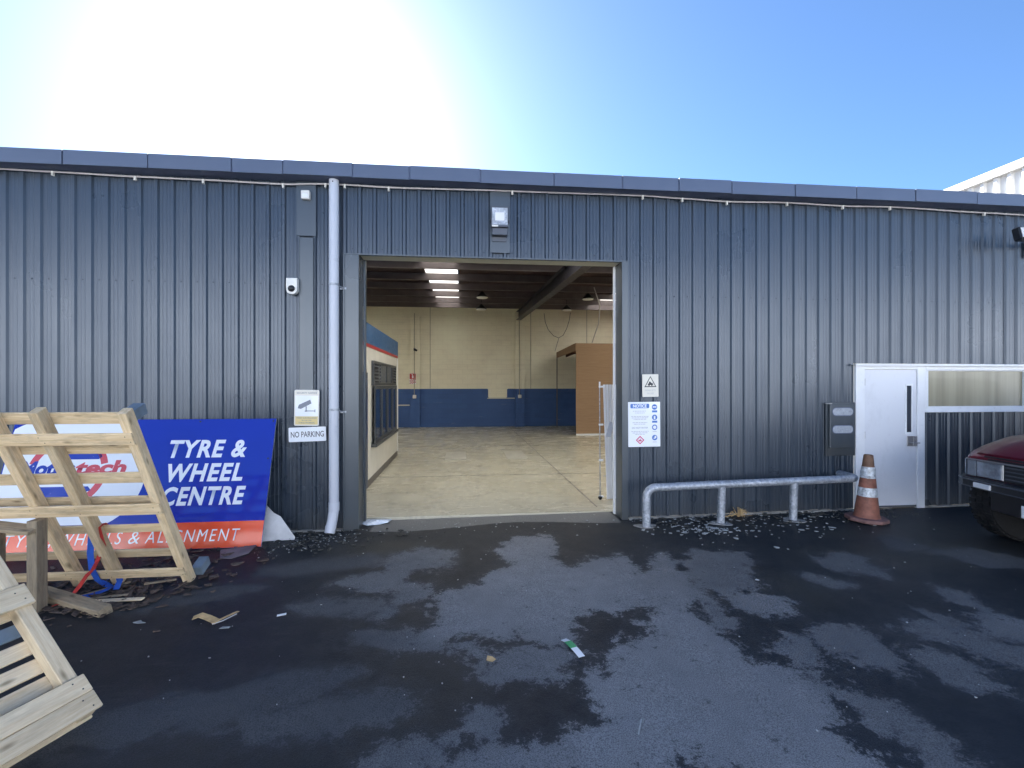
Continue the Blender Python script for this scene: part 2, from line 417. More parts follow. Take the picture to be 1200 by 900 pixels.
# ------------------------------------------------------------------ mesh helpers
class MB:
    def __init__(self):
        self.v, self.f = [], []
    def add(self, vs_, fs_):
        o = len(self.v)
        self.v += [tuple(q) for q in vs_]
        self.f += [tuple(i + o for i in q) for q in fs_]
        return self
    def box(self, x0, x1, y0, y1, z0, z1):
        return self.add([(x0, y0, z0), (x1, y0, z0), (x1, y1, z0), (x0, y1, z0), (x0, y0, z1), (x1, y0, z1), (x1, y1, z1), (x0, y1, z1)],
                        [(0, 3, 2, 1), (4, 5, 6, 7), (0, 1, 5, 4), (1, 2, 6, 5), (2, 3, 7, 6), (3, 0, 4, 7)])
    def prism_y(self, poly, y0, y1):          # polygon in (x,z), anticlockwise seen from -Y
        n = len(poly)
        vs_ = [(a, y0, b) for a, b in poly] + [(a, y1, b) for a, b in poly]
        fs_ = [tuple(range(n)), tuple(reversed(range(n, 2 * n)))]
        fs_ += [(i, i + n, (i + 1) % n + n, (i + 1) % n) for i in range(n)]
        return self.add(vs_, fs_)
    def prism_x(self, poly, x0, x1):          # polygon in (y,z)
        n = len(poly)
        vs_ = [(x0, a, b) for a, b in poly] + [(x1, a, b) for a, b in poly]
        fs_ = [tuple(reversed(range(n))), tuple(range(n, 2 * n))]
        fs_ += [(i, (i + 1) % n, (i + 1) % n + n, i + n) for i in range(n)]
        return self.add(vs_, fs_)
    def prism_z(self, poly, z0, z1):
        n = len(poly)
        vs_ = [(a, b, z0) for a, b in poly] + [(a, b, z1) for a, b in poly]
        fs_ = [tuple(reversed(range(n))), tuple(range(n, 2 * n))]
        fs_ += [(i, (i + 1) % n, (i + 1) % n + n, i + n) for i in range(n)]
        return self.add(vs_, fs_)
    def tube(self, pts, r, n=10, cap=True):
        pts = [Vector(q) for q in pts]
        rings = []
        up = Vector((0, 0, 1))
        prev = None
        rs = r if isinstance(r, (list, tuple)) else [r] * len(pts)
        for i, q in enumerate(pts):
            t = (pts[min(i + 1, len(pts) - 1)] - pts[max(i - 1, 0)]).normalized()
            a = prev if prev else (up if abs(t.z) < 0.95 else Vector((1, 0, 0)))
            s = t.cross(a).normalized()
            b = s.cross(t).normalized()
            prev = b
            rings.append([q + rs[i] * (math.cos(2 * math.pi * k / n) * s + math.sin(2 * math.pi * k / n) * b) for k in range(n)])
        vs_ = [w for rg in rings for w in rg]
        fs_ = []
        for i in range(len(pts) - 1):
            for k in range(n):
                fs_.append((i * n + k, (i + 1) * n + k, (i + 1) * n + (k + 1) % n, i * n + (k + 1) % n))
        if cap:
            fs_.append(tuple(range(n)))
            fs_.append(tuple(reversed(range((len(pts) - 1) * n, len(pts) * n))))
        return self.add(vs_, fs_)
    def lathe(self, prof, n=20, c=(0, 0), squash=None):   # prof: (r,z)
        vs_, fs_ = [], []
        for r, z in prof:
            for k in range(n):
                a = 2 * math.pi * k / n
                vs_.append((c[0] + r * math.cos(a), c[1] + r * math.sin(a), z))
        for i in range(len(prof) - 1):
            for k in range(n):
                fs_.append((i * n + k, i * n + (k + 1) % n, (i + 1) * n + (k + 1) % n, (i + 1) * n + k))
        fs_.append(tuple(reversed(range(n))))
        fs_.append(tuple(range((len(prof) - 1) * n, len(prof) * n)))
        return self.add(vs_, fs_)
    def ribbon(self, pts, w, side, th=0.003):
        side = Vector(side).normalized()
        pts = [Vector(q) for q in pts]
        vs_, fs_ = [], []
        for i, q in enumerate(pts):
            t = (pts[min(i + 1, len(pts) - 1)] - pts[max(i - 1, 0)]).normalized()
            s = (side - t * side.dot(t)).normalized()
            nn = t.cross(s)
            vs_ += [q - s * w / 2 - nn * th / 2, q + s * w / 2 - nn * th / 2, q + s * w / 2 + nn * th / 2, q - s * w / 2 + nn * th / 2]
        for i in range(len(pts) - 1):
            for k in range(4):
                fs_.append((4 * i + k, 4 * i + (k + 1) % 4, 4 * i + 4 + (k + 1) % 4, 4 * i + 4 + k))
        fs_ += [(0, 3, 2, 1), tuple(4 * (len(pts) - 1) + k for k in range(4))]
        return self.add(vs_, fs_)
    def mesh(self, name, m=None, bevel=0.0, smooth=False, recalc=True, seg=1):
        me = bpy.data.meshes.new(name)
        me.from_pydata(self.v, [], self.f)
        if bevel or recalc:
            bm = bmesh.new()
            bm.from_mesh(me)
            if recalc:
                bmesh.ops.recalc_face_normals(bm, faces=bm.faces)
            if bevel:
                ed = [e for e in bm.edges if len(e.link_faces) == 2 and e.calc_face_angle(0) > 0.6]
                bmesh.ops.bevel(bm, geom=ed, offset=bevel, segments=seg, affect='EDGES', profile=0.6)
            bm.to_mesh(me)
            bm.free()
        if smooth:
            me.polygons.foreach_set("use_smooth", [True] * len(me.polygons))
            try:
                me.set_sharp_from_angle(angle=R(40))
            except Exception:
                pass
        if m:
            me.materials.append(m)
        return me

def obj(name, me, parent=None, loc=(0, 0, 0), rot=(0, 0, 0), label=None, kind=None):
    o = bpy.data.objects.new(name, me)
    C.objects.link(o)
    o.parent = parent
    o.location = loc
    o.rotation_euler = rot
    if label:
        o["label"] = label
    if kind:
        o["kind"] = kind
    return o

def thing(name, label, cat, loc=(0, 0, 0), rot=(0, 0, 0), group=None):
    o = bpy.data.objects.new(name, None)
    o.empty_display_size = 0.2
    C.objects.link(o)
    o.location = loc
    o.rotation_euler = rot
    o["label"] = label
    o["category"] = cat
    if group:
        o["group"] = group
    return o

def tag(o, label, cat, group=None):
    o["label"] = label
    o["category"] = cat
    if group:
        o["group"] = group
    return o

_board = {}
def board(L, W, T, m, bev=0.004):
    """plank along local X, centred"""
    k = (round(L, 3), round(W, 3), round(T, 3), m.name)
    if k not in _board:
        _board[k] = MB().box(-L / 2, L / 2, -W / 2, W / 2, -T / 2, T / 2).mesh("plank", m, bev)
    return _board[k]

def boxmesh(sx, sy, sz, m, bev=0.0, name="block"):
    return MB().box(-sx / 2, sx / 2, -sy / 2, sy / 2, -sz / 2, sz / 2).mesh(name, m, bev)

def text_mesh(txt, m, height, width=None, shear=0.0, bold=0.0, align='LEFT', spacing=1.0):
    """flat lettering in local XZ, facing -Y, baseline at z=0, left edge at x=0 (or centred)"""
    cu = bpy.data.curves.new("lettering", 'FONT')
    cu.body = txt
    cu.size = 1.0
    cu.shear = shear
    cu.offset = bold
    cu.space_character = spacing
    cu.resolution_u = 4
    to = bpy.data.objects.new("lettering", cu)
    C.objects.link(to)
    dg = bpy.context.evaluated_depsgraph_get()
    dg.update()
    me = bpy.data.meshes.new_from_object(to.evaluated_get(dg))
    bpy.data.objects.remove(to)
    bpy.data.curves.remove(cu)
    co = np.array([v.co[:] for v in me.vertices])
    x0, x1 = co[:, 0].min(), co[:, 0].max()
    ks = height / 0.72
    kx = (width / (x1 - x0)) if width else ks
    out = np.zeros_like(co)
    out[:, 0] = (co[:, 0] - x0) * kx
    if align == 'CENTER':
        out[:, 0] -= (x1 - x0) * kx / 2
    out[:, 2] = co[:, 1] * ks
    me.vertices.foreach_set("co", out.ravel())
    me.update()
    me.materials.clear()
    me.materials.append(m)
    # face -Y
    if len(me.polygons) and sum(p.normal.y * p.area for p in me.polygons) > 0:
        me.flip_normals()
    return me

def disc_poly(cx, cz, rx, rz=None, n=28, a0=0, a1=2 * math.pi):
    rz = rz or rx
    return [(cx + rx * math.cos(a0 + (a1 - a0) * i / n), cz + rz * math.sin(a0 + (a1 - a0) * i / n)) for i in range(n)]

def print_mesh(polys, m, y0=-0.0012, th=0.001):
    b = MB()
    for q in polys:
        b.prism_y(q, y0 - th, y0)
    return b.mesh("print", m)

def rect(x0, x1, z0, z1):
    return [(x0, z0), (x1, z0), (x1, z1), (x0, z1)]

def round_rect(x0, x1, z0, z1, r, n=5):
    out = []
    for cx, cz, a in ((x1 - r, z0 + r, -90), (x1 - r, z1 - r, 0), (x0 + r, z1 - r, 90), (x0 + r, z0 + r, 180)):
        for i in range(n + 1):
            t = R(a + 90 * i / n)
            out.append((cx + r * math.cos(t), cz + r * math.sin(t)))
    return out

def ring_mesh_polys(cx, cz, r0, r1, a0, a1, n=16, sx=1.0):
    out = []
    for i in range(n):
        t0 = R(a0 + (a1 - a0) * i / n); t1 = R(a0 + (a1 - a0) * (i + 1) / n)
        out.append([(cx + sx * r0 * math.cos(t0), cz + r0 * math.sin(t0)), (cx + sx * r1 * math.cos(t0), cz + r1 * math.sin(t0)),
                    (cx + sx * r1 * math.cos(t1), cz + r1 * math.sin(t1)), (cx + sx * r0 * math.cos(t1), cz + r0 * math.sin(t1))])
    return out

def gz(x):
    return 0.009 * (max(-9.0, min(14.0, x)) + 1.63)

# ------------------------------------------------------------------ ground
DRY = [[(0.43,-0.93),(0.67,-0.56),(0.92,-0.59),(0.9,-1.09),(0.97,-1.51),(1.13,-1.57),(1.31,-1.36),(1.67,-1.32),(1.58,-1.74),(1.65,-1.95),(1.47,-2.39),(1.21,-2.41),(0.85,-2.41),(0.77,-2.59),(0.78,-2.8),(0.6,-2.83),(0.47,-2.72),(0.36,-2.54),(0.26,-2.7),(0.16,-2.56),(-0.02,-2.58),(-0.14,-2.71),(-0.29,-2.67),(-0.22,-2.51),(-0.11,-2.39),(-0.21,-2.28),(-0.17,-2.02),(-0.02,-1.99),(0.19,-1.83),(0.23,-1.64),(0.44,-1.44),(0.54,-1.13)],[(-0.75,-0.96),(-0.45,-0.82),(-0.15,-0.95),(-0.2,-1.36),(-0.49,-1.36),(-0.54,-1.67),(-0.34,-1.76),(-0.3,-1.95),(-0.54,-2.09),(-0.52,-1.8),(-0.71,-1.78),(-1.08,-1.6),(-0.98,-1.45),(-0.68,-1.41)],[(0.41,-2.87),(0.62,-2.86),(0.66,-2.97),(0.54,-3.06),(0.58,-3.16),(0.42,-3.17),(0.24,-3.12),(0.19,-3.05),(0.3,-2.96)],[(-0.15,-3.64),(-0.07,-3.64),(-0.06,-3.75),(-0.13,-3.74)],[(0.1,-3.52),(0.15,-3.46),(0.18,-3.51),(0.13,-3.58)],[(0.07,-2.75),(0.15,-2.84),(0.18,-3.01),(0.14,-2.94)],[(-0.69,-2.15),(-0.58,-2.19),(-0.6,-2.26)],[(-0.05,-3.79),(0.19,-3.74),(0.48,-3.81),(0.44,-3.96),(-0.05,-3.9)],[(-0.41,-3.63),(-0.25,-3.65),(-0.3,-3.74),(-0.43,-3.71)],[(0.82,-3.16),(0.9,-3.24),(1.07,-2.97),(1.16,-2.86),(1.44,-2.86),(1.38,-2.67),(1.53,-2.49),(1.7,-2.46),(1.78,-2.72),(1.8,-2.98),(1.69,-3.12),(1.79,-3.34),(1.86,-3.18),(1.98,-3.26),(2.04,-3.46),(1.97,-3.65),(1.89,-3.72),(1.86,-3.69),(1.85,-3.83),(1.91,-3.96),(1.95,-4.15),(1.51,-4.2),(1.11,-4.15),(1.35,-3.96),(1.26,-3.89),(1.07,-3.78),(0.96,-3.85),(0.79,-4.11),(0.53,-4.08),(0.51,-3.91),(0.45,-3.85),(0.53,-3.72),(0.67,-3.69),(0.76,-3.66),(0.8,-3.49)],[(1.57,-1.73),(1.78,-1.83),(2.09,-1.28),(2.01,-1.93),(1.94,-2.19),(1.75,-2.23),(1.73,-2.4),(1.5,-2.37),(1.36,-2.3)],[(2.47,-1.23),(2.85,-1.38),(2.68,-1.71),(2.55,-2.07),(2.25,-2.17),(2.06,-2.08),(2.27,-1.48)],[(2.18,-2.28),(2.48,-2.23),(2.56,-2.36),(2.52,-2.56),(2.37,-2.56),(2.25,-2.5)],[(3.61,-1.57),(3.91,-1.51),(4.0,-1.62),(3.79,-2.01),(3.57,-1.86),(3.51,-1.73)],[(3.14,-2.04),(3.31,-2.02),(3.31,-2.16),(3.15,-2.18)],[(1.99,-2.32),(1.97,-2.69),(1.9,-2.68),(1.88,-2.48)],[(2.17,-3.03),(2.3,-2.98),(2.31,-3.12),(2.23,-3.22),(2.13,-3.23),(2.13,-3.14)],[(2.55,-2.86),(2.75,-2.88),(2.77,-2.97),(2.73,-3.25),(2.65,-3.33),(2.51,-3.26),(2.48,-3.08)],[(3.11,-2.88),(3.41,-2.85),(3.53,-2.98),(3.59,-3.14),(3.73,-3.4),(3.52,-3.55),(3.4,-3.25),(3.31,-3.08),(3.1,-2.97)],[(3.56,-2.79),(3.6,-2.87),(3.53,-2.98),(3.51,-2.88)],[(3.95,-2.78),(4.19,-3.08),(3.91,-3.28),(3.75,-3.05),(3.84,-2.9)],[(2.9,-3.21),(3.08,-3.2),(3.12,-3.33),(3.13,-3.44),(3.06,-3.55),(2.95,-3.56),(2.94,-3.41),(2.91,-3.27)],[(4.08,-2.39),(4.12,-2.52),(4.08,-2.72),(3.99,-2.68),(3.98,-2.54)],[(2.1,-3.44),(2.2,-3.51),(2.29,-3.63),(2.33,-3.77),(2.33,-3.93),(2.29,-4.14),(2.15,-4.17),(2.19,-3.95),(2.2,-3.8),(2.14,-3.67),(2.1,-3.53)],[(4.92,-1.64),(5.4,-1.56),(5.44,-1.8),(5.91,-1.86),(5.56,-2.11),(5.0,-2.0),(4.9,-1.82)],[(4.69,-1.2),(4.9,-1.23),(4.85,-1.44),(4.6,-1.46)]]

for cx, cy, rx, ry, an in ((-1.35, -1.15, 0.55, 0.10, 12), (-0.95, -2.05, 0.40, 0.10, -8), (-1.55, -3.25, 0.85, 0.13, 14), (-0.75, -3.35, 0.45, 0.10, 10), (-2.25, -1.75, 0.5, 0.07, 20), (-0.45, -2.65, 0.35, 0.08, -15)):
    DRY.append([(cx + rx * math.cos(t) * math.cos(R(an)) - ry * math.sin(t) * math.sin(R(an)), cy + rx * math.cos(t) * math.sin(R(an)) + ry * math.sin(t) * math.cos(R(an))) for t in [k * math.pi / 7 for k in range(14)]])

def vnoise(x, y, seed):
    def h(ix, iy):
        n = np.sin(ix * 127.1 + iy * 311.7 + seed * 74.7) * 43758.5453
        return n - np.floor(n)
    ix, iy = np.floor(x), np.floor(y)
    fx, fy = x - ix, y - iy
    fx = fx * fx * (3 - 2 * fx); fy = fy * fy * (3 - 2 * fy)
    return (h(ix, iy) * (1 - fx) + h(ix + 1, iy) * fx) * (1 - fy) + (h(ix, iy + 1) * (1 - fx) + h(ix + 1, iy + 1) * fx) * fy

def fbm(x, y, seed, octv=4):
    s, a, t = 0, 0.5, 0
    for i in range(octv):
        s = s + a * vnoise(x * 2 ** i, y * 2 ** i, seed + i); t += a; a *= 0.55
    return s / t

def sdist(px, py, poly):
    inside = np.zeros(px.shape, bool)
    best = np.full(px.shape, 1e9)
    n = len(poly)
    for i in range(n):
        x0, y0 = poly[i]; x1, y1 = poly[(i + 1) % n]
        ex, ey = x1 - x0, y1 - y0
        L2 = ex * ex + ey * ey + 1e-12
        t = np.clip(((px - x0) * ex + (py - y0) * ey) / L2, 0, 1)
        best = np.minimum(best, (px - x0 - t * ex) ** 2 + (py - y0 - t * ey) ** 2)
        c = ((y0 > py) != (y1 > py)) & (px < ex * (py - y0) / (ey if abs(ey) > 1e-9 else 1e-9) + x0)
        inside ^= c
    d = np.sqrt(best)
    return np.where(inside, d, -d)

def make_ground():
    def axis(lo, hi, step, far):
        a = [lo - s for s in reversed(far)] + list(np.arange(lo, hi + step / 2, step)) + [hi + s for s in far]
        return np.array(a)
    far = [0.3, 1, 2.5, 5, 10, 20, 40, 90, 200, 420]
    xs = axis(-6.0, 9.6, 0.032, far)
    ys = np.concatenate([[-6.2 - s for s in reversed(far)], np.arange(-6.2, 0.365, 0.032), [0.368, 0.372, 0.8, 4, 9, 13.4, 14, 20, 30, 50, 90, 200, 420]])
    X, Y = np.meshgrid(xs, ys)
    x, y = X.ravel(), Y.ravel()
    z = 0.009 * (np.clip(x, -9, 14) + 1.63)
    near = np.clip(1.5 - np.maximum(np.maximum(-7 - x, x - 11), np.maximum(-8 - y, y - 2)), 0, 1)
    z = z + near * (fbm(x * 0.9, y * 0.9, 3) - 0.5) * 0.018 * np.clip((-0.25 - y) / 0.8, 0, 1)
    z = np.where((y > 0.37) & (x > -9.1) & (x < 12.1) & (y < 13.5), z - 0.16, z)
    wx = x + 0.16 * (fbm(x * 2.1, y * 2.1, 11) - 0.5)
    wy = y + 0.16 * (fbm(x * 2.1, y * 2.1, 23) - 0.5)
    best = np.full(x.shape, -9.0)
    WGT = [.95, .58, .55, .55, .5, .6, .45, .8, .45, 1.0, .8, .5, .8, .45, .45, .5, .6, .52, .5, .38, .6, .5, .45, .5, .32, .25] + [.22, .30, .20, .24, .22, .26]
    wsum, wacc = np.full(x.shape, 1e-9), np.zeros_like(x)
    m = (x > -6) & (x < 10) & (y > -6) & (y < 0.5)
    bs = best[m]
    for p, wg in zip(DRY, WGT):
        sd = sdist(wx[m], wy[m], p)
        e_ = np.exp(np.clip(sd * 9, -40, 8)); wsum[m] += e_; wacc[m] += e_ * wg
        bs = np.maximum(bs, sd)
    best[m] = bs
    # beyond the part in view the yard goes on with patches of the same size
    out = (fbm(x * 0.55, y * 0.9, 5, 5) - 0.53) * 2.2
    k = np.clip(np.maximum(np.maximum(-4.2 - x, x - 7.2), -4.3 - y) / 1.0, 0, 1)
    best = best * (1 - k) + out * k
    bleach = np.where(wsum > 1e-6, wacc / wsum, 0.7) * (0.82 + 0.36 * fbm(x * 1.1, y * 1.1, 47))
    dry = np.clip(0.64 + best * 2.3, 0, 1)
    silt = np.zeros_like(x)
    for cx, cy, rx, ry in ((-0.25, -3.1, 0.5, 0.55), (-0.9, -3.5, 1.2, 0.35), (2.6, -2.2, 0.9, 0.5), (4.6, -1.6, 1.6, 0.5), (1.9, -1.9, 0.45, 0.35), (5.2, -0.9, 1.5, 0.35), (3.4, -0.45, 2.0, 0.25), (-0.9, -0.7, 0.8, 0.25)):
        silt = np.maximum(silt, np.clip(1.2 - ((x - cx) / rx) ** 2 - ((y - cy) / ry) ** 2, 0, 1))
    silt *= 0.4 + 0.6 * fbm(x * 3, y * 3, 31)
    ap = np.minimum(np.minimum((x + 1.25) / 0.25, (2.1 - x) / 0.15), (y + 0.12 - 0.10 * np.sin(x * 2.3)) / 0.14)
    apron = np.clip(ap, 0, 1)
    me = bpy.data.meshes.new("ground")
    ny, nx = X.shape
    idx = np.arange(nx * ny).reshape(ny, nx)
    q = np.stack([idx[:-1, :-1], idx[:-1, 1:], idx[1:, 1:], idx[1:, :-1]], -1).reshape(-1, 4)
    me.vertices.add(nx * ny)
    me.vertices.foreach_set("co", np.stack([x, y, z], -1).ravel())
    me.loops.add(q.size)
    me.loops.foreach_set("vertex_index", q.ravel())
    me.polygons.add(len(q))
    me.polygons.foreach_set("loop_start", np.arange(0, q.size, 4))
    me.polygons.foreach_set("loop_total", np.full(len(q), 4))
    me.polygons.foreach_set("use_smooth", np.ones(len(q), bool))
    me.update()
    for nm, arr in (("dry", dry), ("silt", silt), ("apron", apron), ("bleach", bleach)):
        at = me.attributes.new(nm, 'FLOAT', 'POINT')
        at.data.foreach_set("value", arr.astype(np.float32))
    me.materials.append(M['asphalt'])
    return me

obj("ground", make_ground(), kind="structure")
FZ = 0.045
fl = MB().box(-9.1, 12.1, 0.37, 13.6, -0.12, FZ)
floor = obj("floor", fl.mesh("floor", M['floor']), kind="structure")

for nm, x0, x1, y0, y1 in (("floor_joint", 1.9, 1.92, 0.6, 13.5), ("floor_joint", -1.55, 4.0, 7.4, 7.42), ("floor_joint", -1.55, 7.4, 3.1, 3.115)):
    obj(nm, MB().box(x0, x1, y0, y1, FZ - 0.01, FZ + 0.003).mesh(nm, M['skirting']), kind="structure")

# ------------------------------------------------------------------ workshop building
B = thing("workshop_building", "long dark slate metal-clad workshop with a wide open roller doorway", "building", (0, 0, 0))

RIB0, PITCH = -5.222, 0.18
def profile(xa, xb):
    pts = []
    k0 = int(math.floor((xa - RIB0) / PITCH)) - 1
    k1 = int(math.ceil((xb - RIB0) / PITCH)) + 1
    for k in range(k0, k1 + 1):
        c = RIB0 + k * PITCH
        pts += [(c - 0.031, 0.01), (c - 0.015, -0.013), (c + 0.015, -0.013), (c + 0.031, 0.01)]
        for s in (0.068, 0.112):
            pts += [(c + s - 0.009, 0.01), (c + s - 0.004, 0.0065), (c + s + 0.004, 0.0065), (c + s + 0.009, 0.01)]
    out = []
    for (x0, y0), (x1, y1) in zip(pts, pts[1:]):
        if x1 <= xa or x0 >= xb:
            continue
        if not out:
            t = max(0, (xa - x0) / (x1 - x0)); out.append((x0 + t * (x1 - x0), y0 + t * (y1 - y0)))
        t = min(1, (xb - x0) / (x1 - x0)); out.append((x0 + t * (x1 - x0), y0 + t * (y1 - y0)))
    return out

def sheet(xa, xb, z0, z1, dy=0.0):
    pr = profile(xa, xb)
    b = MB()
    n = len(pr)
    b.add([(x, y + dy, z0(x) if callable(z0) else z0) for x, y in pr] + [(x, y + dy, z1) for x, y in pr],
          [(i, i + 1, n + i + 1, n + i) for i in range(n - 1)])
    return b.mesh("cladding_sheet", M['clad'], recalc=False)

ztop = 4.27
zb = lambda x: gz(x) + 0.022
regions = [(-9.2, -1.455, zb, ztop), (-1.455, 2.14, 3.40, ztop), (2.14, 5.365, zb, ztop), (5.365, 9.8, 2.085, ztop), (6.425, 9.8, zb, 1.405), (9.8, 12.2, zb, ztop)]
for ra, rb, z0, z1 in regions:
    j = math.floor((ra - RIB0 + 0.035) / (4 * PITCH))
    x = ra
    while x < rb - 1e-4:
        nx_ = min(rb, RIB0 - 0.035 + (j + 1) * 4 * PITCH)
        if nx_ - x > 1e-3:
            obj("cladding_sheet", sheet(x, min(rb, nx_ + 0.014), z0, z1, 0.0016 * (j % 2)), B)
        x = nx_
        j += 1

# fascia panels over a dark gutter underside
jx = [-9.3, -7.9, -6.6, -5.5, -4.46, -3.568, -2.664, -2.094, -1.30, -0.635, 0.218, 1.13, 2.005, 2.748, 3.463, 4.339, 5.217, 6.083, 7.013, 7.95, 8.9, 9.9, 11.0, 12.3]
for i, (a, b_) in enumerate(zip(jx, jx[1:])):
    dz = random.uniform(-0.004, 0.004)
    mb = MB().box(a + 0.006, b_ - 0.006, -0.214 - 0.004 * (i % 2), -0.2, 4.262 + dz, 4.428 + dz)
    obj("fascia_panel", mb.mesh("fascia_panel", M['fascia'], 0.003), B)
obj("gutter", MB().box(-9.3, 12.3, -0.198, 0.03, 4.266, 4.274).box(-9.3, 12.3, -0.199, -0.19, 4.274, 4.415).mesh("gutter", M['soffit']), B)

# screw rows
sc_ = MB()
for k in range(-24, 95):
    c = RIB0 + k * PITCH + 0.09
    for zz in (3.02, 1.15):
        if c < -1.5 or (2.2 < c < 5.3 and zz > 2) or (c > 5.4 and zz > 2.2) or (2.7 < c < 4.9):
            z_ = zz - 0.06 * (c > 2)
            sc_.add([(c + 0.007 * math.cos(a), 0.004, z_ + 0.007 * math.sin(a)) for a in (0, 1.05, 2.1, 3.14, 4.19, 5.24)] + [(c, 0.0, z_)], [(i, (i + 1) % 6, 6) for i in range(6)])
    if -1.4 < c < 2.1:
        sc_.add([(c + 0.007 * math.cos(a), 0.004, 3.47 + 0.007 * math.sin(a)) for a in (0, 1.05, 2.1, 3.14, 4.19, 5.24)] + [(c, 0.0, 3.47)], [(i, (i + 1) % 6, 6) for i in range(6)])
obj("screw_head", sc_.mesh("screw_head", M['screw']), B, kind="stuff")

# doorway flashings
obj("jamb_flashing", MB().box(-1.455, -1.268, -0.034, -0.028, -0.03, 3.385).box(-1.455, -1.449, -0.028, 0.012, -0.03, 3.385).box(-1.274, -1.268, -0.028, 0.22, -0.03, 3.385)
    .box(-1.452, -1.432, -0.046, -0.034, -0.03, 3.385).mesh("jamb_flashing", M['flash'], 0.002), B)
obj("jamb_flashing", MB().box(2.062, 2.142, -0.034, -0.028, 0.03, 3.385).box(2.136, 2.142, -0.028, 0.012, 0.03, 3.385).box(2.062, 2.068, -0.028, 0.22, 0.03, 3.385)
    .mesh("jamb_flashing", M['flash'], 0.002), B)
obj("head_flashing", MB().box(-1.46, 2.145, -0.026, -0.020, 3.387, 3.408).box(-1.28, 2.07, -0.024, 0.02, 3.387, 3.393).mesh("head_flashing", M['flash'], 0.002), B)
obj("head_soffit", MB().box(-1.266, 2.06, 0.022, 0.26, 3.394, 3.46).mesh("head_soffit", M['head'], 0.004), B)
for x0, x1, mk in ((-1.266, -1.235, 'flash'), (2.038, 2.06, 'whiteframe')):
    obj("door_track", MB().box(x0, x1, 0.222, 0.275, 0.04, 3.39).mesh("door_track", M[mk], 0.003), B)

# concrete footing under the cladding right of the doorway and left of it
for a, b_ in ((2.16, 5.36), (6.43, 12.2), (-9.2, -1.46)):
    nseg = int((b_ - a) / 0.12)
    mb = MB()
    top = []
    for i in range(nseg + 1):
        x = a + (b_ - a) * i / nseg
        top.append((x, gz(x) + 0.018 + random.uniform(-0.006, 0.006)))
    mb.prism_y([(a, -0.2), (b_, -0.2)] + list(reversed(top)), -0.03, 0.06)
    obj("footing", mb.mesh("footing", M['concrete']), B)

# personnel door
D_ = obj("personnel_door", MB().box(5.51, 6.305, -0.012, 0.03, 0.085, 2.0).mesh("personnel_door", M['white'], 0.002), B)
obj("door_frame", MB().box(5.372, 5.506, -0.028, 0.05, 0.07, 2.062).box(6.309, 6.42, -0.028, 0.05, 0.07, 1.404).box(6.309, 6.436, -0.0281, 0.05, 1.404, 2.062)
    .box(5.506, 6.309, -0.028, 0.05, 2.004, 2.062).mesh("door_frame", M['whiteframe'], 0.003), B)
obj("drip_cap", MB().box(5.33, 9.8, -0.075, 0.01, 2.064, 2.078).box(5.33, 9.8, -0.079, -0.073, 2.048, 2.078).mesh("drip_cap", M['whiteframe'], 0.002), B)
obj("viewing_slot", MB().box(6.15, 6.222, -0.014, 0.0, 1.13, 1.776).mesh("viewing_slot", M['slotglass']), D_)
obj("slot_frame", MB().box(6.128, 6.15, -0.022, -0.008, 1.105, 1.80).box(6.222, 6.244, -0.022, -0.008, 1.105, 1.80)
    .box(6.15, 6.222, -0.022, -0.008, 1.105, 1.13).box(6.15, 6.222, -0.022, -0.008, 1.776, 1.80).mesh("slot_frame", M['whiteframe'], 0.002), D_)
obj("handle", MB().box(6.155, 6.24, -0.024, -0.012, 0.935, 1.075).box(6.245, 6.30, -0.030, -0.012, 0.935, 1.075)
    .tube([(6.20, -0.024, 0.985), (6.20, -0.065, 0.985), (6.30, -0.068, 0.983)], 0.010, 8).tube([(6.272, -0.03, 1.035), (6.272, -0.042, 1.035)], 0.014, 10).mesh("handle", M['chrome'], 0.002), D_)
for z in (0.35, 1.05, 1.78):
    obj("hinge", MB().tube([(5.508, -0.020, z), (5.508, -0.020, z + 0.095)], 0.009, 8).mesh("hinge", M['chrome']), D_)
obj("weather_seal", MB().box(5.514, 6.30, -0.018, -0.011, 0.088, 0.115).mesh("weather_seal", M['greymetal'], 0.002), D_)
obj("door_sill", MB().box(5.36, 6.43, -0.04, 0.06, -0.05, 0.068).mesh("door_sill", M['concrete'], 0.006), B)

# strip window right of the door
m_, nt_, p_ = mat_new("cream_banded_pane")  # soft vertical cream bands in the pane's own colour
f_ = noise(nt_, coords(nt_, (7.0, 1, 0.25)), 1.2, 3, 0.5)
nt_.links.new(ramp(nt_, f_, [(0.35, (0.22, 0.205, 0.14)), (0.65, (0.34, 0.31, 0.215))]), p_.inputs["Base Color"])
p_.inputs["Roughness"].default_value = 0.35
p_.inputs["Coat Weight"].default_value = 0.12
p_.inputs["Coat Roughness"].default_value = 0.03
W_ = obj("strip_window", MB().box(6.437, 9.7, -0.0285, 0.05, 1.994, 2.062).box(6.437, 9.7, -0.030, 0.05, 1.415, 1.475).box(6.425, 9.72, -0.05, 0.0, 1.404, 1.4148)
    .box(6.437, 6.475, -0.028, 0.05, 1.475, 1.994).box(8.0, 8.06, -0.028, 0.05, 1.475, 1.994).box(9.66, 9.7, -0.028, 0.05, 1.475, 1.994).mesh("strip_window", M['whiteframe'], 0.003), B)
obj("pane", MB().box(6.475, 8.0, 0.005, 0.012, 1.475, 1.994).mesh("pane", m_), W_)
obj("pane", MB().box(8.06, 9.66, 0.005, 0.012, 1.475, 1.994).mesh("pane", m_), W_)
for z0, z1 in ((1.475, 1.487), (1.982, 1.994)):
    obj("bead", MB().box(6.475, 8.0, -0.012, 0.004, z0, z1).mesh("bead", M['whiteframe'], 0.002), W_)

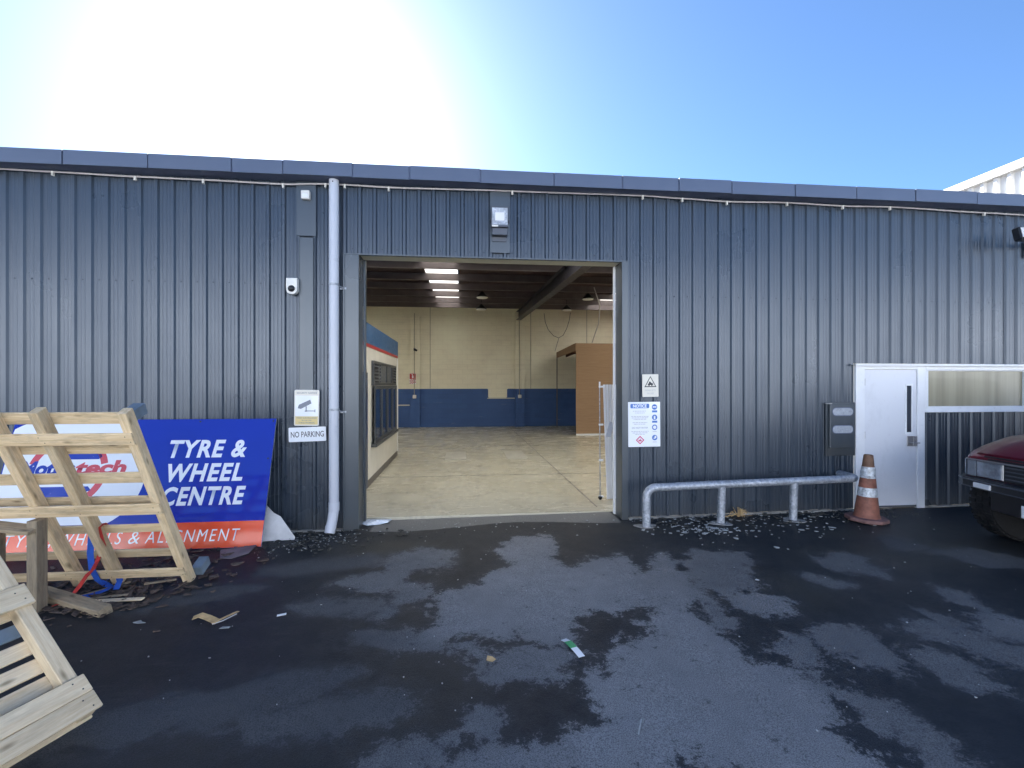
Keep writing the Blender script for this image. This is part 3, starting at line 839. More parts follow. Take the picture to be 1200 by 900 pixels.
# blank cover plates on the cladding, left of the downpipe
obj("cover_plate", MB().box(-2.005, -1.775, -0.026, -0.02, 3.60, 4.262).mesh("cover_plate", M['flash'], 0.002), B)
obj("cover_plate", MB().box(-1.975, -1.80, -0.031, -0.021, 1.40, 3.585).mesh("cover_plate", M['flash'], 0.008), B)
obj("cover_plate", MB().box(0.345, 0.60, -0.026, -0.02, 3.46, 4.262).mesh("cover_plate", M['flash'], 0.002), B)

# --- inside: roof, skylights, purlins, rafter
zr = lambda y: 4.42 + 0.042 * y
def roof(x0, x1, y0, y1, m, name, lift=0.0):
    b = MB().prism_x([(y0, zr(y0) + lift), (y1, zr(y1) + lift), (y1, zr(y1) + 0.02 + lift), (y0, zr(y0) + 0.02 + lift)], x0, x1)
    return obj(name, b.mesh(name, m), B)
YR0, YR1 = -0.19, 13.9
# translucent rooflights: one strip over the bay in view, side strips and front eave row mostly unseen, added to brighten the inside
def roof_cells(x0, x1, spans):
    """spans: (y0, y1, translucent)"""
    for y0, y1, tr in spans:
        if tr:
            n_ = max(1, round((x1 - x0) / 1.0))
            for k in range(n_):
                roof(x0 + (x1 - x0) * k / n_ + 0.003, x0 + (x1 - x0) * (k + 1) / n_ - 0.003, y0, y1, M['skylight'], "skylight")
        else:
            roof(x0, x1, y0, y1, M['ceiling'], "roof_sheet")
FRONT = [(YR0, 0.9, 0), (0.9, 4.3, 1)]  # unseen translucent row behind the eave, added to light the interior
LONG = FRONT + [(4.3, 4.6, 0), (4.6, 12.6, 1), (12.6, YR1, 0)]
SOLID = FRONT + [(4.3, YR1, 0)]
roof_cells(-9.25, -6.2, [(YR0, YR1, 0)])
roof_cells(-6.2, -4.0, LONG)
roof_cells(-4.0, -0.95, SOLID)
roof_cells(-0.95, -0.12, LONG)
roof_cells(-0.12, 5.0, SOLID)
roof_cells(5.0, 7.4, LONG)
roof_cells(7.4, 12.25, [(YR0, YR1, 0)])
for y in (2.0, 3.5, 5.0, 6.5, 8.0, 9.5, 11.0, 12.5):
    z = zr(y) - 0.004
    obj("purlin", MB().box(-6.1, 7.4, y - 0.004, y + 0.004, z - 0.19, z).box(-6.1, 7.4, y + 0.004, y + 0.07, z - 0.008, z).box(-6.1, 7.4, y - 0.065, y - 0.004, z - 0.19, z - 0.182).mesh("purlin", M['steel']), B)
obj("eave_beam", MB().box(-6.1, 7.4, 0.27, 0.45, 4.10, 4.40).mesh("eave_beam", M['steel'], 0.004), B)
def rafter(x):
    b = MB()
    y0, y1 = 0.5, 13.5
    for dx0, dx1, t0, t1 in ((-0.1, 0.1, 0.20, 0.215), (-0.1, 0.1, 0.535, 0.55), (-0.006, 0.006, 0.215, 0.535)):
        b.prism_x([(y0, zr(y0) - t1), (y1, zr(y1) - t1), (y1, zr(y1) - t0), (y0, zr(y0) - t0)], x + dx0, x + dx1)
    return obj("rafter", b.mesh("rafter", M['rafter']), B)
rafter(2.30)
rafter(-4.6)

# --- inside walls
YB = 13.55
obj("back_wall", MB().box(-6.2, 7.5, YB, YB + 0.2, 0.0, 4.983).mesh("back_wall", M['blockcream']), B)
dado = [(-6.2, FZ), (7.5, FZ), (7.5, 1.605), (1.87, 1.605), (1.83, 1.575), (1.83, 1.27), (1.80, 1.235), (1.08, 1.235), (1.05, 1.27), (1.05, 1.575), (1.01, 1.605), (-6.2, 1.595)]
obj("dado_paint", MB().prism_y(dado, YB - 0.004, YB - 0.0005).mesh("dado_paint", M['blockblue']), B)
obj("trim_strip", MB().box(1.01, 2.15, YB - 0.03, YB - 0.005, 1.195, 1.232).mesh("trim_strip", M['offwhite']), B)
obj("trim_strip", MB().box(-4.5, -2.13, YB - 0.03, YB - 0.005, 0.92, 0.965).mesh("trim_strip", M['offwhite']), B)
for x0, x1, zt in ((-2.10, -1.71, 4.5), (2.16, 2.55, 4.74)):
    obj("pilaster", MB().box(x0, x1, YB - 0.13, YB - 0.005, 1.6, zt).box(x0 - 0.03 * (x0 < 0), x1 + 0.03 * (x0 < 0), YB - 0.15, YB - 0.005, zt, zt + 0.03).mesh("pilaster", M['blockcream']), B)
    obj("pilaster_base", MB().box(x0, x1, YB - 0.131, YB - 0.005, FZ, 1.6).mesh("pilaster_base", M['blockblue']), B)
    cx = x0 + 0.2
    obj("conduit", MB().tube([(cx - 0.03, YB - 0.15, 1.35), (cx - 0.03, YB - 0.15, zt + 0.15)], 0.014, 6).mesh("conduit", M['joint']), B)
    obj("socket", MB().box(cx - 0.09, cx + 0.05, YB - 0.19, YB - 0.14, 1.22, 1.36).mesh("socket", M['plastic'], 0.01), B)
for x in (-1.31, 2.82, 5.2):
    obj("control_joint", MB().box(x - 0.012, x + 0.012, YB - 0.012, YB - 0.001, 1.61, 4.95).mesh("control_joint", M['joint']), B)
obj("side_wall", MB().prism_x([(0.25, 0.0), (13.75, 0.0), (13.75, zr(13.75) - 0.006), (0.25, zr(0.25) - 0.006)], -6.4, -6.2).mesh("side_wall", M['blockcream']), B)
obj("side_wall", MB().prism_x([(0.25, 0.0), (13.75, 0.0), (13.75, zr(13.75) - 0.006), (0.25, zr(0.25) - 0.006)], 7.5, 7.7).mesh("side_wall", M['blockcream']), B)
obj("outer_wall", MB().box(-9.25, -9.15, 0.0, 13.9, -0.1, 4.4).mesh("outer_wall", M['clad']), B)
obj("outer_wall", MB().box(12.15, 12.25, 0.0, 13.9, -0.1, 4.4).mesh("outer_wall", M['clad']), B)
obj("outer_wall", MB().box(-9.15, 12.15, 13.8, 13.9, -0.1, 4.98).mesh("outer_wall", M['clad']), B)

# pit covers in the floor
for cx, cy, w, h in ((-0.16, 5.65, 0.51, 1.35), (1.29, 5.65, 0.49, 1.33)):
    t = obj("pit_cover", MB().box(-w / 2, w / 2, -h / 2, h / 2, 0.0, 0.012).mesh("pit_cover", M['cover'], 0.004), loc=(cx, cy, FZ + 0.001))
    tag(t, "left of two pale rectangular pit covers on the workshop floor" if cx < 0 else "right of two pale rectangular pit covers on the workshop floor", "floor cover", "pit covers in the workshop floor")

# ------------------------------------------------------------------ neighbouring buildings
NB = thing("white_factory", "white ribbed factory rising behind the right end of the roof", "building", (14.2, 6, 0))
TOPZ = 7.5
nbw = MB().box(0.0, 18, -4.5, 24, -0.1, TOPZ - 0.22)
obj("wall", nbw.mesh("wall", M['neighbour']), NB)
y = -4.5 + 0.16
ribm = MB().prism_z([(0.0, -0.06), (-0.085, -0.042), (-0.085, 0.042), (0.0, 0.06)], 0.0, TOPZ - 0.22).mesh("rib", M['neighbour'])
i = 0
while y < 24:
    if y > -5:
        obj("rib", ribm, NB, (-0.002, y, 0))
    y += 0.325
obj("parapet_cap", MB().box(-0.16, 18.1, -4.6, 24.1, TOPZ - 0.215, TOPZ).mesh("parapet_cap", M['neighbour'], 0.01), NB)

# ------------------------------------------------------------------ inside: office cabin, plywood booth, gate, lamps, cords
OF = thing("office_cabin", "white site office with blue fascia and red stripe inside the doorway's left side", "office", (-1.6, 3.4, FZ))
def ofp(name, mb, m, parent=None, bev=0.003):
    me = mb.mesh(name, m, bev)
    return obj(name, me, parent or OF, (0, 0, 0))
y0, y1 = 0.9 - 3.4, 5.905 - 3.4
ofp("wall", MB().box(-3.2, 0.0, y0, y1, 0.10, 2.39), M['offwhite'])
ofp("skirting", MB().box(-3.2, 0.008, y0 - 0.005, y1 + 0.005, 0.0, 0.12), M['skirting'])
ofp("stripe", MB().box(-3.21, 0.012, y0 - 0.008, y1 + 0.008, 2.385, 2.442), M['stripe'])
ofp("fascia_board", MB().box(-3.22, 0.016, y0 - 0.012, y1 + 0.012, 2.443, 2.785), M['officeblue'])
ofp("door", MB().box(0.002, 0.03, 1.0 - 3.4, 2.10 - 3.4, 0.02, 1.945), M['doorblue'])
wy0, wy1 = 2.56 - 3.4, 5.37 - 3.4
zt, zm, zl = 2.17, 1.78, 0.70
wf = ofp("window", MB().box(0.002, 0.05, wy0, wy1, zt - 0.05, zt).box(0.002, 0.05, wy0, wy1, zm - 0.05, zm).box(0.002, 0.05, wy0, wy0 + 0.06, zm, zt - 0.05)
         .box(0.002, 0.05, wy1 - 0.06, wy1, zm, zt - 0.05), M['darkframe'])
q = [wy0 + (wy1 - wy0) * t for t in (0.0, 0.27, 0.52, 0.77, 1.0)]
for i in range(4):
    a, b_ = q[i], q[i + 1]
    sub = MB().box(0.05, 0.068, a, a + 0.05, zl, zm - 0.06).box(0.05, 0.068, b_ - 0.05, b_, zl, zm - 0.06).box(0.05, 0.068, a + 0.05, b_ - 0.05, zl, zl + 0.06).box(0.05, 0.068, a + 0.05, b_ - 0.05, zm - 0.12, zm - 0.06)
    ofp("sash", sub, M['darkframe'], wf, 0.002)
    ofp("pane", MB().box(0.04, 0.046, a + 0.03, b_ - 0.03, zl + 0.03, zm - 0.07), M['glass'], wf, 0)
    if i in (0, 3):
        for k in range(5):
            z = zm + 0.03 + k * 0.062
            ofp("louvre", MB().prism_y([(0.012, z + 0.035), (0.055, z), (0.058, z + 0.006), (0.015, z + 0.041)], a + 0.08, b_ - 0.06), M['darkframe'], wf, 0)
        ofp("louvre_back", MB().box(0.002, 0.01, a + 0.06, b_ - 0.04, zm + 0.002, zt - 0.052), M['ink'], wf, 0)
    else:
        ofp("vent_panel", MB().box(0.002, 0.03, a + 0.04, b_ - 0.03, zm + 0.003, zt - 0.053), M['greymetal'], wf, 0)
        ofp("mullion", MB().box(0.002, 0.052, b_ - 0.03, b_ + 0.03, zm + 0.003, zt - 0.053), M['darkframe'], wf, 0)
ofp("window_sill", MB().box(0.002, 0.10, wy0 - 0.03, wy1 + 0.03, zl - 0.06, zl - 0.003), M['darkframe'], wf)
ofp("corner_trim", MB().box(0.001, 0.02, y1 - 0.05, y1 + 0.012, 0.121, 2.384), M['plastic'])

BO = thing("plywood_booth", "brown plywood booth with open side against the back wall", "booth", (3.856, 9.9, FZ))
pw, nb_ = 1.2, 3
for k in range(nb_):
    obj("ply_panel", MB().box(k * pw + 0.002, (k + 1) * pw - 0.002, 0.0, 0.02, 0.04, 3.15).mesh("ply_panel", M['ply']), BO)
obj("fascia_board", MB().prism_x([(0.021, 3.155 - 0.26), (3.3, 3.05 - 0.22), (3.3, 3.05), (0.021, 3.155)], -0.02, 0.02).mesh("fascia_board", M['ply'], 0.002), BO)
obj("roof_panel", MB().prism_x([(0.021, 3.11), (3.5, 3.0), (3.5, 3.02), (0.021, 3.13)], 0.021, 3.55).mesh("roof_panel", M['redprimer']), BO)
for k in range(4):
    obj("joist", MB().prism_x([(0.03, 2.98), (3.45, 2.87), (3.45, 2.99), (0.03, 3.1)], 0.4 + k * 0.85, 0.45 + k * 0.85).mesh("joist", M['redprimer']), BO)
obj("skirting", MB().box(0.0, 3.6, -0.012, 0.0, 0.0, 0.055).mesh("skirting", M['whiteframe']), BO)
obj("post", MB().box(-0.015, 0.015, 3.26, 3.30, 0.0, 2.83).mesh("post", M['skirting']), BO)

GA = thing("folding_gate", "narrow stack of folded white gate slats standing at the doorway's right edge", "gate", (2.2, 1.0, FZ))
for k in range(9):
    f_ = 1 - k / 8.0
    obj("slat", MB().box(-0.0098, 0.0098, -0.006, 0.006, 0.0, 1.735).mesh("slat", M['gate'], 0.002), GA, (-0.062 + k * 0.0225 + 0.045 * f_, 0.014 * (k % 2) - 0.02 * f_, 0.012), (0, -0.034 * f_, 0))
for z in (0.35, 0.80, 1.38):
    obj("cross_wire", MB().box(-0.07, 0.125, 0.03, 0.034, z, z + 0.008).mesh("cross_wire", M['galv']), GA)
obj("pole", MB().tube([(-0.125, 0.0, -0.0), (-0.132, 0.0, 1.78)], 0.0085, 8).mesh("pole", M['galv'], smooth=True), GA)
obj("pole_tip", MB().tube([(-0.132, 0, 1.70), (-0.132, 0, 1.79)], 0.013, 8).mesh("pole_tip", M['gate'], smooth=True), GA)
for z in (0.05, 0.60, 1.14, 1.715):
    obj("hinge", MB().box(-0.145, -0.075, -0.012, 0.012, z - 0.014, z + 0.014).mesh("hinge", M['gate'], 0.003), GA)
obj("castor", MB().tube([(-0.125, -0.012, 0.012), (-0.125, 0.012, 0.012)], 0.03, 10).mesh("castor", M['blackplastic']), GA, (0, 0, 0.02))
rg = MB()
pr = [(0.0, 1.17), (0.025, 1.165), (0.095, 0.96 + 0.03), (0.09, 0.965), (0.03, 0.975), (-0.005, 1.0)]
rg.prism_y([(-0.03, 0.965), (0.05, 0.955), (0.10, 1.14), (0.09, 1.17), (0.035, 1.19), (0.02, 1.14)], -0.062, -0.050)
tag(obj("cloth", rg.mesh("cloth", M['rag'], 0.004), None, (2.17, 1.0, FZ)), "pale scrap of cloth hanging on the folded white gate", "cloth")

def high_bay(x, y, z, label):
    t = thing("high_bay_lamp", label, "lamp", (x, y, z), (0, 0, 0), "round lamps hanging under the workshop roof")
    obj("shade", MB().lathe([(0.19, -0.01), (0.185, 0.02), (0.10, 0.10), (0.05, 0.16)], 18).mesh("shade", M['lampshade'], smooth=True), t)
    obj("diffuser", MB().lathe([(0.17, -0.035), (0.178, -0.012)], 18).mesh("diffuser", M['diffuser'], smooth=True), t)
    h = zr(y) - 0.01 - z
    obj("rod", MB().tube([(0, 0, 0.15), (0, 0, h)], 0.01, 6).mesh("rod", M['lampshade']), t)
high_bay(0.615, 9.0, 4.549, "nearer of two round lamps between the skylight panels and the big rafter")
high_bay(0.667, 11.0, 4.487, "farther of two round lamps between the skylight panels and the big rafter")
high_bay(4.032, 9.0, 4.559, "white faced round lamp right of the rafter, beside the hanging cord")
high_bay(3.774, 11.0, 4.507, "dark round lamp right of the rafter above the looped wall cord")

pts = [(3.95, 8, 4.72), (4.06, 8, 4.40), (4.2, 8.2, 4.2), (4.38, 9.0, 3.75), (4.42, 9.9, 3.22)]
tag(obj("hanging_cord", MB().tube(pts, 0.016, 6).mesh("hanging_cord", M['cable'], smooth=True)), "grey cord hanging from the roof down to the plywood booth", "cord")
pts = [(3.354, 13.38, 4.72), (3.40, 13.36, 4.35), (3.52, 13.36, 4.05), (3.74, 13.36, 3.80), (3.96, 13.36, 3.71), (4.15, 13.36, 3.82), (4.30, 13.36, 4.1), (4.41, 13.36, 4.45), (4.46, 13.38, 4.77)]
tag(obj("looped_cord", MB().tube(pts, 0.012, 6).tube([(3.97, 13.36, 3.71), (3.80, 13.34, 3.15)], 0.010, 6).mesh("looped_cord", M['skirting'], smooth=True)), "thin dark cord drooping in a loop on the cream back wall", "cord")
t = thing("wall_camera", "small dark camera on the left pilaster inside the workshop", "camera", (-1.93, YB - 0.14, 3.17))
obj("body", MB().tube([(0.02, -0.05, 0.02), (0.10, -0.13, -0.03)], 0.04, 10).mesh("body", M['blackplastic'], smooth=True), t)
obj("bracket", MB().box(-0.03, 0.03, -0.02, 0.0, -0.03, 0.08).tube([(0, -0.01, 0.03), (0.03, -0.06, 0.02)], 0.012, 6).mesh("bracket", M['greymetal']), t)

FS = thing("fire_sign", "small red and white fire point sign on the left pilaster inside", "sign", (-1.995, YB - 0.137, 1.80))
obj("panel", MB().box(-0.13, 0.13, -0.006, 0.0, 0.0, 0.43).mesh("panel", M['signwhite']), FS)
pl = [rect(-0.12, 0.12, 0.20, 0.42)]
for a in range(6):
    for b_ in range(4):
        if (a + b_) % 2 == 0:
            pl.append(rect(-0.12 + a * 0.04, -0.08 + a * 0.04, 0.01 + b_ * 0.045, 0.055 + b_ * 0.045))
obj("print", print_mesh(pl, M['firered'], -0.0062), FS)
obj("symbol", print_mesh([round_rect(-0.03, 0.03, 0.23, 0.34, 0.02), rect(-0.012, 0.012, 0.34, 0.38), rect(-0.05, 0.0, 0.37, 0.39)], M['signwhite'], -0.0074), FS)

# ------------------------------------------------------------------ fixtures on the front wall
DP = thing("downpipe", "white round downpipe left of the doorway with a kicked-out foot", "pipe", (-1.545, -0.095, 0.0))
obj("pipe", MB().tube([(0, 0, 0.30), (0, 0, 4.262)], 0.0585, 18).mesh("pipe", M['pvc'], smooth=True), DP)
obj("socket_collar", MB().tube([(0, 0, 0.27), (0, 0, 0.37)], 0.0640, 18).mesh("socket_collar", M['pvc'], smooth=True), DP)
obj("elbow", MB().tube([(0, 0, 0.30), (-0.003, -0.006, 0.25), (-0.010, -0.03, 0.17), (-0.024, -0.07, 0.07), (-0.030, -0.085, 0.025)], 0.0600, 18).mesh("elbow", M['pvc'], smooth=True), DP)
obj("elbow_rim", MB().tube([(-0.020, -0.058, 0.10), (-0.0235, -0.069, 0.073)], 0.0635, 18).mesh("elbow_rim", M['pvc'], smooth=True), DP)
for z in (3.0, 1.49):
    obj("bracket", MB().tube([(0, 0, z - 0.014), (0, 0, z + 0.014)], 0.0625, 18).box(0.055, 0.13, 0.055, 0.062, z - 0.045, z - 0.02).tube([(0.055, 0.0, z - 0.01), (0.12, 0.06, z - 0.035)], 0.006, 6).mesh("bracket", M['galv']), DP)
obj("screw", MB().tube([(0.0, -0.058, 4.225), (0.0, -0.063, 4.225)], 0.008, 8).mesh("screw", M['screw']), DP)

cp = [(-9.2, 4.262), (-7.5, 4.25), (-6.2, 4.262), (-5.277, 4.252), (-4.695, 4.244), (-3.813, 4.228), (-3.064, 4.224), (-2.156, 4.212), (-1.66, 4.236), (-1.432, 4.236), (-0.907, 4.226), (0.627, 4.245),
      (2.339, 4.256), (2.877, 4.242), (3.497, 4.226), (4.352, 4.245), (5.167, 4.232), (5.874, 4.246), (7.335, 4.22), (8.022, 4.212), (9.5, 4.235), (12.1, 4.25)]
pts = []
for (x0, z0), (x1, z1) in zip(cp, cp[1:]):
    n_ = 6
    for k in range(n_):
        t_ = k / n_
        s_ = t_ * t_ * (3 - 2 * t_)
        pts.append((x0 + (x1 - x0) * t_, -0.036, z0 + (z1 - z0) * s_))
CB = thing("wall_cable", "thin pale cable clipped along the wall under the dark gutter", "cable", (0, 0, 0))
obj("sheath", MB().tube(pts, 0.0105, 6).mesh("sheath", M['cable'], smooth=True), CB)
for x, z in cp[3:-1]:
    obj("clip", MB().box(x - 0.011, x + 0.011, -0.05, -0.018, z - 0.045, z + 0.008).mesh("clip", M['plastic'], 0.003), CB)

t = thing("sensor_box", "small cream sensor box high on the wall left of the downpipe", "sensor", (-1.885, -0.027, 4.03))
obj("body", MB().box(-0.05, 0.05, -0.06, 0.0, 0.0, 0.105).mesh("body", M['plastic'], 0.012, seg=2), t)
obj("lens", MB().box(-0.03, 0.03, -0.063, -0.0605, 0.02, 0.06).mesh("lens", M['whiteframe'], 0.001), t)

t = thing("security_camera", "white wall camera with a dark round eye, above the two left signs", "camera", (-2.035, -0.022, 2.87))
obj("housing", MB().prism_y(disc_poly(0, 0.066, 0.064, 0.064, 16, math.pi, 2 * math.pi) + [(0.064, 0.20), (-0.064, 0.20)], -0.085, 0.0).mesh("housing", M['plastic'], 0.010, seg=2), t)
sp = MB().lathe([(0.041, 0.0), (0.038, 0.012), (0.028, 0.026), (0.012, 0.034), (0.001, 0.036)], 16)
obj("dome", sp.mesh("dome", M['blackplastic'], smooth=True), t, (0.0, -0.083, 0.072), (R(90), 0, 0))

t = thing("floodlight", "square LED floodlight on the wall above the doorway", "light", (0.46, -0.02, 3.60))
obj("housing", MB().box(-0.108, 0.108, -0.13, -0.06, 0.15, 0.405).mesh("housing", M['greymetal'], 0.006), t)
b = MB()
fz0, fz1 = 0.178, 0.385
b.add([(-0.096, -0.133, fz0), (0.096, -0.133, fz0), (0.096, -0.133, fz1), (-0.096, -0.133, fz1), (-0.062, -0.131, fz0 + 0.045), (0.062, -0.131, fz0 + 0.045), (0.062, -0.131, fz1 - 0.05), (-0.062, -0.131, fz1 - 0.05)],
      [(0, 1, 5, 4), (1, 2, 6, 5), (2, 3, 7, 6), (3, 0, 4, 7), (4, 5, 6, 7)])
obj("reflector", b.mesh("reflector", M['galv'], recalc=False), t)
obj("led_plate", MB().box(-0.058, 0.058, -0.1335, -0.1315, fz0 + 0.05, fz1 - 0.056).mesh("led_plate", M['diffuser']), t)
obj("label_strip", MB().box(-0.098, -0.02, -0.1325, -0.1305, 0.152, 0.172).mesh("label_strip", M['plastic']), t)
obj("driver_box", MB().box(-0.095, 0.10, -0.10, -0.012, 0.06, 0.148).mesh("driver_box", M['greymetal'], 0.006), t)
obj("bracket", MB().box(-0.125, -0.112, -0.10, 0.0, 0.235, 0.26).box(0.112, 0.125, -0.10, 0.0, 0.235, 0.26).box(-0.09, 0.09, -0.02, 0.0, 0.0, 0.06).mesh("bracket", M['greymetal'], 0.003), t)

t = thing("bracket_floodlight", "black floodlight on a bracket high on the wall at the right edge", "light", (7.63, -0.02, 3.67))
obj("arm", MB().tube([(0.45, 0.0, 0.10), (0.38, -0.14, 0.12), (0.0, -0.30, 0.12)], 0.02, 8).mesh("arm", M['blackplastic'], smooth=True), t)
obj("head", MB().box(-0.13, 0.13, -0.36, -0.26, 0.02, 0.20).mesh("head", M['blackplastic'], 0.012), t, (0, 0, 0), (R(-12), 0, 0))
obj("diffuser", MB().box(-0.11, 0.11, -0.366, -0.361, 0.04, 0.18).mesh("diffuser", M['diffuser']), t, (0, 0, 0), (R(-12), 0, 0))
obj("base_plate", MB().box(0.38, 0.52, -0.03, 0.0, -0.06, 0.18).mesh("base_plate", M['plastic'], 0.004), t)

# meter box
t = thing("meter_box", "grey meter box with two oval windows left of the white door", "meter box", (5.15, -0.02, 0.82))
obj("back_plate", MB().box(-0.225, 0.205, -0.012, 0.0, 0.0, 0.73).mesh("back_plate", M['flash'], 0.003), t)
obj("box", MB().box(-0.190, 0.165, -0.040, -0.013, 0.115, 0.70).mesh("box", M['flash'], 0.004), t)
obj("lid", MB().box(-0.195, 0.170, -0.052, -0.041, 0.11, 0.705).mesh("lid", M['flash'], 0.004), t)
for z in (0.555, 0.315):
    obj("window_frame", MB().prism_y(round_rect(-0.167, 0.142, z - 0.008, z + 0.105, 0.055), -0.0545, -0.0522).mesh("window_frame", M['soffit']), t)
    obj("window_pane", MB().prism_y(round_rect(-0.160, 0.135, z, z + 0.097, 0.048), -0.057, -0.0546).mesh("window_pane", M['meterglass']), t)
obj("hinge_flap", MB().box(-0.27, -0.17, -0.06, -0.012, 0.712, 0.718).mesh("hinge_flap", M['chrome'], 0.001), t)

# ------------------------------------------------------------------ signs on the wall
def sign_panel(name, label, x0, x1, z0, z1, m, r=0.012, rot=0.0, y=-0.034):
    s = thing(name, label, "sign", ((x0 + x1) / 2, y, z0), (0, rot, 0))
    w, h = (x1 - x0) / 2, z1 - z0
    obj("panel", MB().prism_y(round_rect(-w, w, 0, h, r), -0.004, 0.0).mesh("panel", m), s)
    return s, w, h
PY = -0.0052
s, w, h = sign_panel("camera_sign", "white and yellow surveillance sign with a camera symbol, above the parking sign", -2.028, -1.738, 1.293, 1.728, M['signwhite'], 0.018, R(0.8))
obj("frame", MB().prism_y(round_rect(-w + 0.002, w - 0.002, 0.002, h - 0.002, 0.018), -0.0046, -0.0041).mesh("frame", M['cream']), s)
obj("face", MB().prism_y(rect(-w + 0.012, w - 0.012, 0.12, h - 0.07), -0.0051, -0.0047).mesh("face", M['signwhite']), s)
obj("caption_band", MB().prism_y(rect(-w + 0.014, w - 0.014, 0.016, 0.112), -0.0051, -0.0047).mesh("caption_band", M['yellow']), s)
obj("lettering", text_mesh("SECURITY NOTICE", M['greyink'], 0.020, 0.235, bold=0.01, align='CENTER'), s, (0, -0.0056, h - 0.047))
for k, tx in enumerate(("VIDEO SURVEILLANCE", "IN USE ON", "THESE PREMISES")):
    obj("lettering", text_mesh(tx, M['greyink'], 0.0165, (0.235, 0.11, 0.19)[k], bold=0.01, align='CENTER'), s, (0, -0.0056, 0.087 - k * 0.029))
ic = [[(-0.105, 0.212), (-0.068, 0.205), (-0.01, 0.236), (0.055, 0.272), (0.04, 0.318), (-0.09, 0.255), (-0.098, 0.235)], rect(-0.012, 0.000, 0.176, 0.235), rect(-0.022, 0.006, 0.172, 0.184), rect(0.0, 0.10, 0.176, 0.185), rect(0.093, 0.101, 0.164, 0.200)]
obj("symbol", print_mesh(ic, M['greyink'], -0.0054), s)
s, w, h = sign_panel("parking_sign", "white NO PARKING sign under the camera sign", -2.087, -1.65, 1.103, 1.277, M['signwhite'], 0.012, R(-1.6), -0.038)
obj("lettering", text_mesh("NO PARKING", M['ink'], 0.070, 0.385, bold=0.010, align='CENTER'), s, (0, PY, 0.055))
s, w, h = sign_panel("forklift_sign", "small cream forklift warning sign above the NOTICE board", 2.335, 2.554, 1.632, 1.927, M['cream'], 0.010, R(-0.8))
tri = lambda k, dz: [(-0.082 * k, 0.128 + dz), (0.082 * k, 0.128 + dz), (0.0, 0.128 + dz + 0.145 * k)]
obj("triangle", print_mesh([tri(1.0, 0)], M['ink'], -0.0044), s)
obj("triangle_face", print_mesh([tri(0.78, 0.012)], M['cream'], -0.0056), s)
obj("symbol", print_mesh([[(-0.035, 0.155), (0.03, 0.155), (0.03, 0.175), (0.012, 0.182), (-0.002, 0.20), (-0.02, 0.20), (-0.02, 0.178), (-0.035, 0.172)], disc_poly(-0.02, 0.153, 0.010), disc_poly(0.018, 0.153, 0.010), rect(0.032, 0.036, 0.15, 0.20)], M['ink'], -0.0068), s)
obj("lettering", text_mesh("FORKLIFTS", M['paleink'], 0.022, 0.14, align='CENTER'), s, (0, PY, 0.075))
obj("lettering", text_mesh("IN USE", M['paleink'], 0.022, 0.085, align='CENTER'), s, (0, PY, 0.035))

s, w, h = sign_panel("notice_sign", "white NOTICE board with blue symbols right of the doorway", 2.145, 2.577, 0.981, 1.566, M['signwhite'], 0.004, R(-0.4))
obj("header", print_mesh([round_rect(-0.185, 0.068, 0.503, 0.56, 0.012)], M['noticeblue'], -0.0044), s)
obj("lettering", text_mesh("NOTICE", M['signwhite'], 0.040, 0.185, bold=0.035, align='CENTER'), s, (-0.058, -0.0058, 0.513))
ln = []
rs = random.Random(3)
for z, ww in ((0.462, 0.19), (0.438, 0.13), (0.392, 0.235), (0.374, 0.22), (0.356, 0.17), (0.312, 0.20), (0.292, 0.16), (0.198, 0.235), (0.178, 0.20), (0.160, 0.13)):
    x = -0.058 - ww / 2
    while x < -0.058 + ww / 2 - 0.01:
        l_ = rs.uniform(0.012, 0.04)
        ln.append(rect(x, min(x + l_, -0.058 + ww / 2), z, z + 0.0075)); x += l_ + 0.007
obj("small_print", print_mesh(ln, M['paleink'], -0.0044), s)
obj("lettering", text_mesh("DO NOT ENTER", M['greyink'], 0.021, 0.215, bold=0.0, align='CENTER'), s, (-0.058, PY, 0.238))
obj("hazard_diamond", print_mesh([[(-0.058, 0.032), (0.0, 0.088), (-0.058, 0.144), (-0.116, 0.088)]], M['noticered'], -0.0044), s)
obj("diamond_face", print_mesh([[(-0.058, 0.05), (-0.018, 0.088), (-0.058, 0.126), (-0.098, 0.088)]], M['signwhite'], -0.0056), s)
obj("flame", print_mesh([[(-0.078, 0.072), (-0.038, 0.072), (-0.034, 0.09), (-0.046, 0.084), (-0.056, 0.112), (-0.064, 0.09), (-0.08, 0.096)]], M['noticered'], -0.0068), s)
for k, z in enumerate((0.505, 0.37, 0.24, 0.105)):
    obj("symbol_disc", print_mesh([disc_poly(0.14, z + 0.012, 0.036)], M['noticeblue'], -0.0044), s)
    g_ = [[round_rect(0.115, 0.165, z + 0.006, z + 0.02, 0.005)], [rect(0.13, 0.15, z - 0.012, z + 0.03)], [disc_poly(0.14, z + 0.012, 0.022)], [disc_poly(0.15, z + 0.02, 0.013), rect(0.125, 0.15, z - 0.002, z + 0.01)]][k]
    obj("symbol", print_mesh(g_, M['signwhite'], -0.0056), s)
    if k < 2:
        obj("caption_bar", print_mesh([rect(0.106, 0.176, z - 0.058, z - 0.032)], M['noticeblue'], -0.0044), s)
    else:
        obj("caption_bar", print_mesh([rect(0.112, 0.168, z - 0.048, z - 0.041)], M['paleink'], -0.0044), s)

